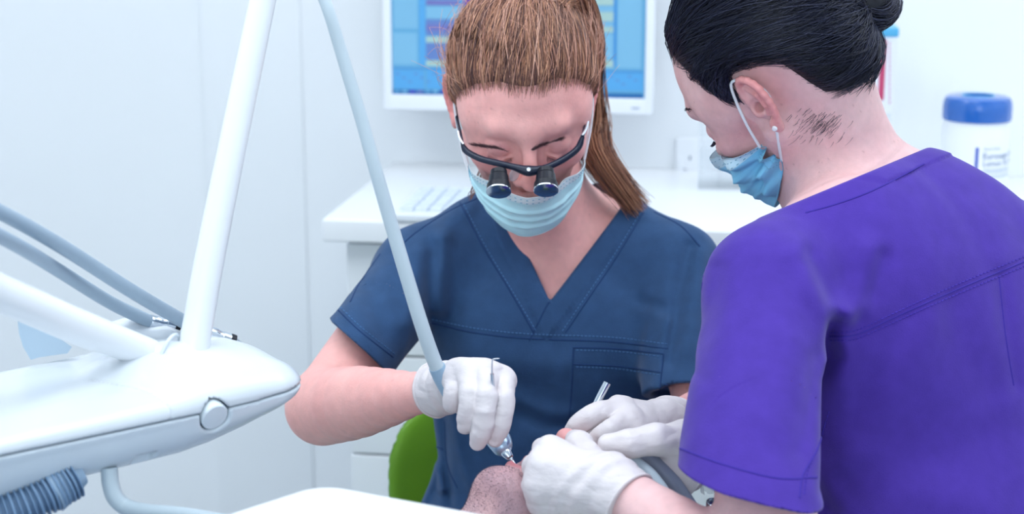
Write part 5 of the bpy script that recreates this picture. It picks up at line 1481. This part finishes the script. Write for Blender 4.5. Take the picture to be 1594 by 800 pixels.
# mask, crumpled on the near side; pearl stud
def crB(PH, VV):
    s = np.clip(np.degrees(PH) / 60, 0, 1)
    return s * (.006 * np.sin(VV * 9 + PH * 7) + .004 * np.sin(VV * 17 - PH * 9 + 1))
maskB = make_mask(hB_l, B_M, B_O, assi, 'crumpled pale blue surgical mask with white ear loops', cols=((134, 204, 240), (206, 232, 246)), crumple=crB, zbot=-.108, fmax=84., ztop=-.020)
st_c = BH(.0705 + .55 * .011 + .0075, .008 + .010, -.004 - .030)
MB().lathe(st_c - B_M[:, 0] * .002, [(.0004, 0), (.0022, .0005), (.0030, .002), (.0022, .0038), (.0004, .0044)], B_M[:, 0], 18).put('pearl_earring', mat('pearl', (240, 240, 245), .15, coat=.5), assi)

# ------------------------------------------------------------------ patient lying back, seen from the chin
pz = unit(np.array([.76, .62, -.16])); pf = unit(np.array([-.06, .06, 1.0])); pf = unit(pf - pz * (pf @ pz)); px_ = np.cross(-pf, pz)
P_M = np.stack([px_, -pf, pz], 1)
P_O = P(881, 672, 1.575) - P_M @ np.array([0, -.119, -.026])
JAW = .012
hP_l = head_local(JAW, male=True)
hP = bound(xform(hP_l, P_M, P_O), P_O, .18)
def PH_(x, y, z): return P_O + P_M @ np.array([x, y, z])
ax_b = unit(np.array([-.76, -.62, -.05]))                    # towards the feet
neckP = uni((rc(PH_(0, .025, -.05), PH_(0, .05, -.17), .058, .062), .02), (rc(PH_(0, -.02, -.095), PH_(0, .02, -.18), .040, .052), .04))
chest0 = PH_(0, .075, -.20); 
sidP = px_
def torsoP(o):
    c = chest0 + ax_b * .18 - ez * .03; B_ = np.stack([sidP, np.cross(ax_b, sidP), ax_b], 1)
    it = [(ell(c, (.18 + o, .105 + o, .22 + o), B_), .03), (ell(chest0 + ax_b * .48 - ez * .05, (.165 + o, .10 + o, .2 + o), B_), .06)]
    for s in (1, -1):
        sh = chest0 + sidP * s * .17 + ax_b * .04 - ez * .03; el = sh + ax_b * .30 + sidP * s * .05 - ez * .02; wr_ = el + ax_b * .20 - sidP * s * .12 + ez * .10
        it += [(rc(sh, el, .055 + o, .045 + o), .03), (rc(el, wr_, .042 + o, .03 + o), .03)]
        hp = chest0 + ax_b * .60 + sidP * s * .09 - ez * .06; kn = hp + ax_b * .42 + ez * .06; ft = kn + ax_b * .40 - ez * .10
        it += [(rc(hp, kn, .08 + o, .06 + o), .04), (rc(kn, ft, .055 + o, .04 + o), .03), (rc(ft, ft + ez * .10 + ax_b * .03, .04 + o, .035 + o), .02)]
    return uni(*it)
tP = torsoP(-.004)
def bodyP(p): return smin(smin(hP(p), neckP(p), .025), tP(p), .03)
def colP(v):
    def ex(v, c):
        l = (v - P_O.astype(np.float32)) @ P_M.astype(np.float32)
        inh = (np.linalg.norm(l, axis=1) < .16)
        beard = ramp(-l[:, 2], .048, .062) * ramp(l[:, 2] + .5, .2, .36) * (l[:, 1] < .03) * inh
        up = np.exp(-((l[:, 0] / .03) ** 2 + ((l[:, 2] + .048) / .008) ** 2)) * (l[:, 1] < -.07)
        n = .5 + .5 * hash_noise(v, 60, 31)
        lips = np.minimum(np.abs(l[:, 2] + .0575), np.abs(l[:, 2] + .0685 + JAW * .9)) 
        lp_ = np.clip((.006 - lips) / .002, 0, 1) * (np.abs(l[:, 0]) < .024) * (l[:, 1] < -.078)
        c = mixc(c, np.array(lin((140, 124, 140))), np.clip(beard * (.30 + .40 * n), 0, .75))
        mouth = ramp(-np.abs(l[:, 0]), -.022, -.016) * (l[:, 1] > -.082) * (l[:, 1] < -.04) * (l[:, 2] < -.055) * (l[:, 2] > -.10)
        c = mixc(c, np.array(lin((204, 112, 122))), lp_ * .7)
        ns = np.exp(-((l[:, 0] / .02) ** 2 + ((l[:, 1] + .11) / .025) ** 2 + ((l[:, 2] + .026) / .02) ** 2)); c = mixc(c, np.array(lin((222, 124, 126))), .5 * ns)
        return c
    return skin_cols((234, 186, 184), v, 41, ex, amp=.14)
pat = thing('person', 'patient lying back with open mouth and stubbled chin under the gloved hands', 'person', chest0 + ax_b * .2 - ez * .14)
po = P_O.astype(np.float32)
lo, hi = box_of([P_O + .12, P_O - .12, chest0 + ax_b * 1.45 + .1, chest0 + ax_b * 1.45 - .1, chest0 + sidP * .3, chest0 - sidP * .3, chest0 + ax_b * .9 + sidP * .25, chest0 + ax_b * .9 - sidP * .25], .1)
hm = PH_(0, -.02, -.03).astype(np.float32)
put('body', sdf_mesh('body', bodyP, [(hm - .17, hm + .17, .0022, lambda p: ((p - hm) ** 2).sum(-1) < .158 ** 2), (lo, hi, .011, lambda p: ((p - hm) ** 2).sum(-1) > .142 ** 2)], colP, proj=1), m_skinP, pat)
# stubble
ns_ = 9000; d = RNG.normal(0, 1, (ns_ * 3, 3)); d /= np.linalg.norm(d, axis=1)[:, None]
Cp = np.array((0, -.030, -.075)); loc_f = lambda l: bodyP((l @ P_M.T + P_O).astype(np.float32)); R = radius_on(loc_f, d, Cp, .01, .13); q = Cp + d * R[:, None]
k = (q[:, 2] < -.066 - .3 * np.maximum(0, .02 - np.abs(q[:, 0]))) & (q[:, 1] < .03) & (q[:, 2] > -.16) & ~((np.abs(q[:, 0]) < .022) & (q[:, 1] < -.066) & (q[:, 2] > -.086)) & (R < .12)
q = q[k][:ns_]; g = grad(loc_f, q.astype(np.float32)); g /= np.linalg.norm(g, axis=1)[:, None]
dd = g + RNG.normal(0, .5, q.shape) + np.array((0, .0, -.6)); tt = np.linspace(0, 1, 3); L = RNG.uniform(.0004, .0009, len(q))
pth = q[:, None] + tt[None, :, None] * L[:, None, None] * dd[:, None]
stb = put('stubble', strip_mesh('stubble', l2w(pth, P_M, P_O), np.tile(np.array([.00013, .00011, .00006]), (len(q), 1)), col_pick([(86, 80, 100), (60, 56, 78), (120, 110, 128)], len(q))), m_hairB, pat)
tag(stb, kind='stuff')
# clothes
gown = mat('grey_blue_shirt', (120, 140, 165), .85, weave=.3); tC = torsoP(.008)
shoulder_cut = (chest0 - ax_b * .02).astype(np.float32); axf_ = ax_b.astype(np.float32)
waist = float((chest0 + ax_b * .62 - chest0) @ ax_b)
put('shirt', sdf_mesh('shirt', lambda p: smax(smax(tC(p), -((p - shoulder_cut) @ axf_), .01), ((p - shoulder_cut) @ axf_) - .66, .01), [(lo, hi, .012)], proj=1), gown, pat)
tC2 = torsoP(.007)
put('trousers', sdf_mesh('trousers', lambda p: smax(smax(tC2(p), .64 - ((p - shoulder_cut) @ axf_), .01), ((p - shoulder_cut) @ axf_) - 1.38, .01), [(lo, hi, .012)], proj=1), mat('dark_jeans', (52, 66, 96), .9, weave=.3), pat)

# ------------------------------------------------------------------ green chairs
m_green = mat('green_vinyl', (122, 178, 48), 0.38, bump=0.05, bscale=150, var=.05); m_metal = mat('grey_metal', (190, 198, 206), .3, metal=.8)
m_castor = mat('castor_black', (40, 44, 52), .5)
def stool(label, seat_c, back=None):
    t = thing('stool', label, 'stool', (seat_c[0], seat_c[1], 0)); sc_ = np.asarray(seat_c)
    f = lambda p: rbox(sc_ - ez * .04, (.20, .19, .038), .036)(p)
    put('seat', sdf_mesh('seat', f, [(sc_ - [.25, .25, .1], sc_ + [.25, .25, .05], .008)], proj=1), m_green, t)
    MB().lathe((sc_[0], sc_[1], .1), [(.028, 0), (.028, sc_[2] * .5 - .1), (.018, sc_[2] * .5 - .098), (.018, sc_[2] - .17)]).put('gas_column', m_chrome, t)
    for k in range(5):
        a = 2 * PI * k / 5 + .3; e = sc_ * [1, 1, 0] + [.26 * math.cos(a), .26 * math.sin(a), .085]; c_ = sc_ * [1, 1, 0] + [0, 0, .11]
        MB().tube([c_, (c_ + e) / 2 + ez * .004, e], [.022, .018, .013], 12).put('base_leg', m_metal, t)
        MB().lathe(e + np.array([-.012 * math.sin(a), .012 * math.cos(a), -.055]), [(.004, 0), (.028, .002), (.03, .006), (.03, .018), (.028, .022), (.004, .024)], (math.sin(a), -math.cos(a), 0), 20).put('castor', m_castor, t)
    if back is not None:
        put('backrest', sdf_mesh('backrest', back[0], [(back[1], back[2], .005)], proj=1), m_green, t)
        MB().tube(back[3], .013, 12).put('back_bar', m_metal, t)
    return t
bkc = P(830, 735, 2.29)
def back_f(p):
    q = (p - bkc.astype(np.float32)) @ CB.astype(np.float32)
    x, y, z = q[:, 0], q[:, 1], q[:, 2]
    y2 = y + 2.2 * x * x
    ex = np.sqrt(np.abs(x / .196) ** 2.4 + np.abs(z / .135) ** 2.4) ** (1 / 1.2)
    d1 = (ex - 1) * .10; d2 = np.abs(y2) - .022 * np.sqrt(np.clip(1 - np.minimum(ex, 1) ** 4, .12, 1))
    return smax(d1, d2, .014) * .75
sA = np.array([hipA[0], hipA[1] - .01, hipA[2] - .115])
stool('green stool with curved backrest behind the woman in navy', sA, (back_f, bkc - [.25, .12, .2], bkc + [.25, .12, .2], [bkc + [0, .02, -.05], bkc + [0, .05, -.2], [bkc[0], sA[1] + .16, sA[2] - .09], [sA[0], sA[1], sA[2] - .09]]))
sBs = np.array([hipB[0], hipB[1], hipB[2] - .115])
stool('green stool under the woman in purple', sBs)
# dental chair
dc = thing('dental_chair', 'green reclined dental chair under the patient', 'dental chair', (chest0 + ax_b * .5) * [1, 1, 0])
def pad(name, c, half, M_, r=.03, m=m_green, h=.01):
    c = np.asarray(c); f = rbox(c, half, r, M_); put(name, sdf_mesh(name, f, [(c - np.max(half) - .03, c + np.max(half) + .03, h)], proj=1), m, dc)
Bd = np.stack([sidP, ax_b, np.cross(sidP, ax_b)], 1)
dnv = -Bd[:, 2] if Bd[2, 2] > 0 else Bd[:, 2]
pad('headrest', PH_(0, .155, .0), (.12, .12, .035), Bd, .03)
pad('backrest', chest0 + ax_b * .30 + dnv * .185, (.25, .40, .04), Bd, .035)
pad('seat', chest0 + ax_b * .86 + dnv * .20, (.25, .24, .05), Bd, .04)
pad('leg_rest', chest0 + ax_b * 1.36 + dnv * .16, (.20, .30, .04), Bd, .035)
cb = (chest0 + ax_b * .75) * [1, 1, 0]
MB().lathe(cb, [(.28, 0), (.28, .03), (.25, .05), (.12, .07), (.11, .35), (.14, float((chest0 + ax_b * .75 + dnv * .22)[2]) - .04)]).put('pedestal', m_unit, dc)
MB().tube([PH_(0, .185, -.02), PH_(0, .19, -.12), chest0 + dnv * .22], .018, 12).put('headrest_bar', m_metal, dc)

# ------------------------------------------------------------------ instruments in the hands
def ptube(pix, rs, n=40, seg=16):
    q = spline(pix, n); r = np.interp(np.linspace(0, 1, n), np.linspace(0, 1, len(rs)), rs); return MB().tube([P(*x) for x in q], r, seg)
hp = thing('turbine_handpiece', 'dental drill handpiece with long pale grey hose in the right glove of the dentist', 'handpiece', P(777, 688, 1.572))
ptube([(426, -82, 1.535), (455, -75, 1.52), (485, -45, 1.51), (503, -5, 1.51), (514, 25, 1.51), (528, 70, 1.515), (546, 130, 1.52), (564, 190, 1.525), (584, 262, 1.53), (607, 342, 1.54), (633, 430, 1.55), (656, 505, 1.56), (676, 562, 1.572), (690, 592, 1.582)],
      [.0052, .0054, .0056, .0060, .0064, .0068, .0070], 90, 20).put('hose', m_hose, hp)
ptube([(680, 571, 1.575), (688, 588, 1.580), (700, 611, 1.584)], [.0080, .0083, .0078], 10, 24).put('hose_coupling', mat('coupling_grey', (150, 178, 202), .35), hp)
ptube([(699, 609, 1.584), (725, 636, 1.582), (750, 662, 1.578), (766, 679, 1.574)], [.0058, .0055, .0058, .0062], 20, 24).put('barrel', m_chrome, hp)
hc = P(775, 687, 1.572); hd = unit(P(795, 713, 1.560) - P(766, 679, 1.574))
put('head', sdf_mesh('head', uni((rc(P(764, 676, 1.575), P(781, 694, 1.568), .0085, .0098), .006), (ell(P(779, 684, 1.575), (.0098, .009, .0098)), .006)), [(hc - .03, hc + .03, .0014)], proj=1), mat('satin_steel', (170, 190, 212), .28, metal=.7), hp)
nz = P(782, 697, 1.566); ne = P(795, 713.5, 1.560); nd = unit(ne - nz); L = np.linalg.norm(ne - nz)
MB().lathe(nz - nd * .001, [(.0050, 0), (.0057, .0008), (.0057, .0030), (.0052, .0032), (.0055, .0040), (.0046, L * .7), (.0034, L), (.0022, L + .0006)], nd, 24).put('nozzle', m_chrome, hp)
MB().lathe(ne, [(.0018, 0), (.0014, .003), (.0010, .0035), (.0008, .008)], nd, 12).put('bur', m_steel, hp)

pr = thing('dental_probe', 'thin steel hooked probe standing up between the gloved fingers', 'probe', P(769, 640, 1.548))
ptube([(770, 645, 1.552), (768.5, 625, 1.546), (767, 600, 1.540), (766, 582, 1.536)], [.0020, .0021, .0021, .0018], 12, 14).put('handle', m_chrome, pr)
ptube([(766, 583, 1.536), (766, 570, 1.533), (766.3, 562, 1.532), (767.5, 559, 1.532), (772, 558.3, 1.532), (777.5, 558, 1.532)], [.0009, .0007, .0006, .0006, .00055, .0004], 30, 8).put('hook', m_steel, pr)

mi = thing('dental_mirror', 'steel mirror handle rising from the left glove of the dentist', 'mirror', P(930, 630, 1.60))
ptube([(945, 596, 1.626), (934, 617, 1.624), (920, 645, 1.622)], [.0037, .0037, .0035], 12, 20).put('handle', m_chrome, mi)
ptube([(920, 645, 1.622), (895, 672, 1.612), (868, 702, 1.595), (852, 712, 1.585)], [.0030, .0016, .0012, .0012], 20, 12).put('neck', m_steel, mi)
mc = P(846, 712, 1.583)
MB().lathe(mc, [(.009, 0), (.0105, .0006), (.0105, .0020), (.0095, .0024)], unit(-.4 * cF + .7 * cU - .5 * cR), 28).put('mirror_disc', m_chrome, mi)

su = thing('suction_tube', 'pale suction hose curving out under the gloves of the assistant', 'suction hose', P(985, 716, 1.535))
ptube([(850, 716, 1.575), (880, 708, 1.565), (915, 704, 1.552), (945, 707, 1.543), (975, 712, 1.535), (1000, 726, 1.528), (1020, 746, 1.522), (1040, 780, 1.52), (1060, 860, 1.53), (1100, 1000, 1.6)], [.0042, .0046, .0050, .0052, .0055, .0055], 60, 18).put('saliva_hose', mat('pale_hose', (206, 224, 236), .3), su)
ptube([(985, 706, 1.552), (1012, 714, 1.545), (1034, 736, 1.540), (1056, 764, 1.540), (1085, 815, 1.545), (1110, 900, 1.58), (1120, 1000, 1.65)], [.0062, .0075, .0085, .0085], 50, 18).put('grey_hose', mat('mid_grey_hose', (140, 150, 172), .4), su)
sk = P(1107, 781, 1.560)
MB().lathe(sk - ez * .03, [(.0062, 0), (.0062, .022), (.0070, .024), (.0072, .034), (.0062, .0345), (.0058, .030), (.001, .029)], unit(np.array([.05, -.25, 1.0])), 28).put('steel_socket', m_chrome, su)
ptube([(1108, 803, 1.563), (1112, 850, 1.575), (1120, 1000, 1.66)], [.0065, .0065], 20, 16).put('socket_hose', mat('mid_grey_hose', (140, 150, 172), .4), su)
sl_ = MB(); an = np.linspace(-.6, 3.6, 22); vv = []; ff = []
for i, a in enumerate(an):
    for j, h in enumerate((-.004, .004, .012)):
        rr = .0085 + .002 * math.sin(5 * a + j) + .001 * j
        vv.append(sk + rr * (math.cos(a) * cR + math.sin(a) * cF) + ez * (h + .012 + .002 * math.sin(3 * a)))
    if i: ff += [(3 * i - 3 + j, 3 * i + j, 3 * i + j + 1, 3 * i - 2 + j) for j in (0, 1)]
sl_.add(vv, ff); sl_.put('plastic_sleeve', mat('clear_film', (225, 235, 245), .1, alpha=.45, spec=.8), su)

rt_ = thing('lip_retractor', 'clear curved lip retractor in the open mouth of the patient', 'retractor', P(838, 716, 1.565))
rp = [P(821, 729, 1.562), P(825, 715, 1.566), P(834, 705, 1.570), P(848, 699, 1.575)]
rb = MB(); c = spline(rp, 24); vv = []; ff = []
for i, q in enumerate(c):
    o_ = unit(q - P(845, 725, 1.575))
    for k_, (a_, b_) in enumerate(((-.004, 0), (-.004, .0016), (.004, .0026), (.004, .001))): vv.append(q + pf * a_ + o_ * b_)
    if i: ff += [(4 * i - 4 + k_, 4 * i + k_, 4 * i + (k_ + 1) % 4, 4 * i - 4 + (k_ + 1) % 4) for k_ in range(4)]
ff += [(0, 1, 2, 3), (4 * 23 + 3, 4 * 23 + 2, 4 * 23 + 1, 4 * 23)]
rb.add(vv, ff); rb.put('curved_band', mat('clear_lilac', (210, 200, 225), .08, alpha=.5, spec=.8), rt_)
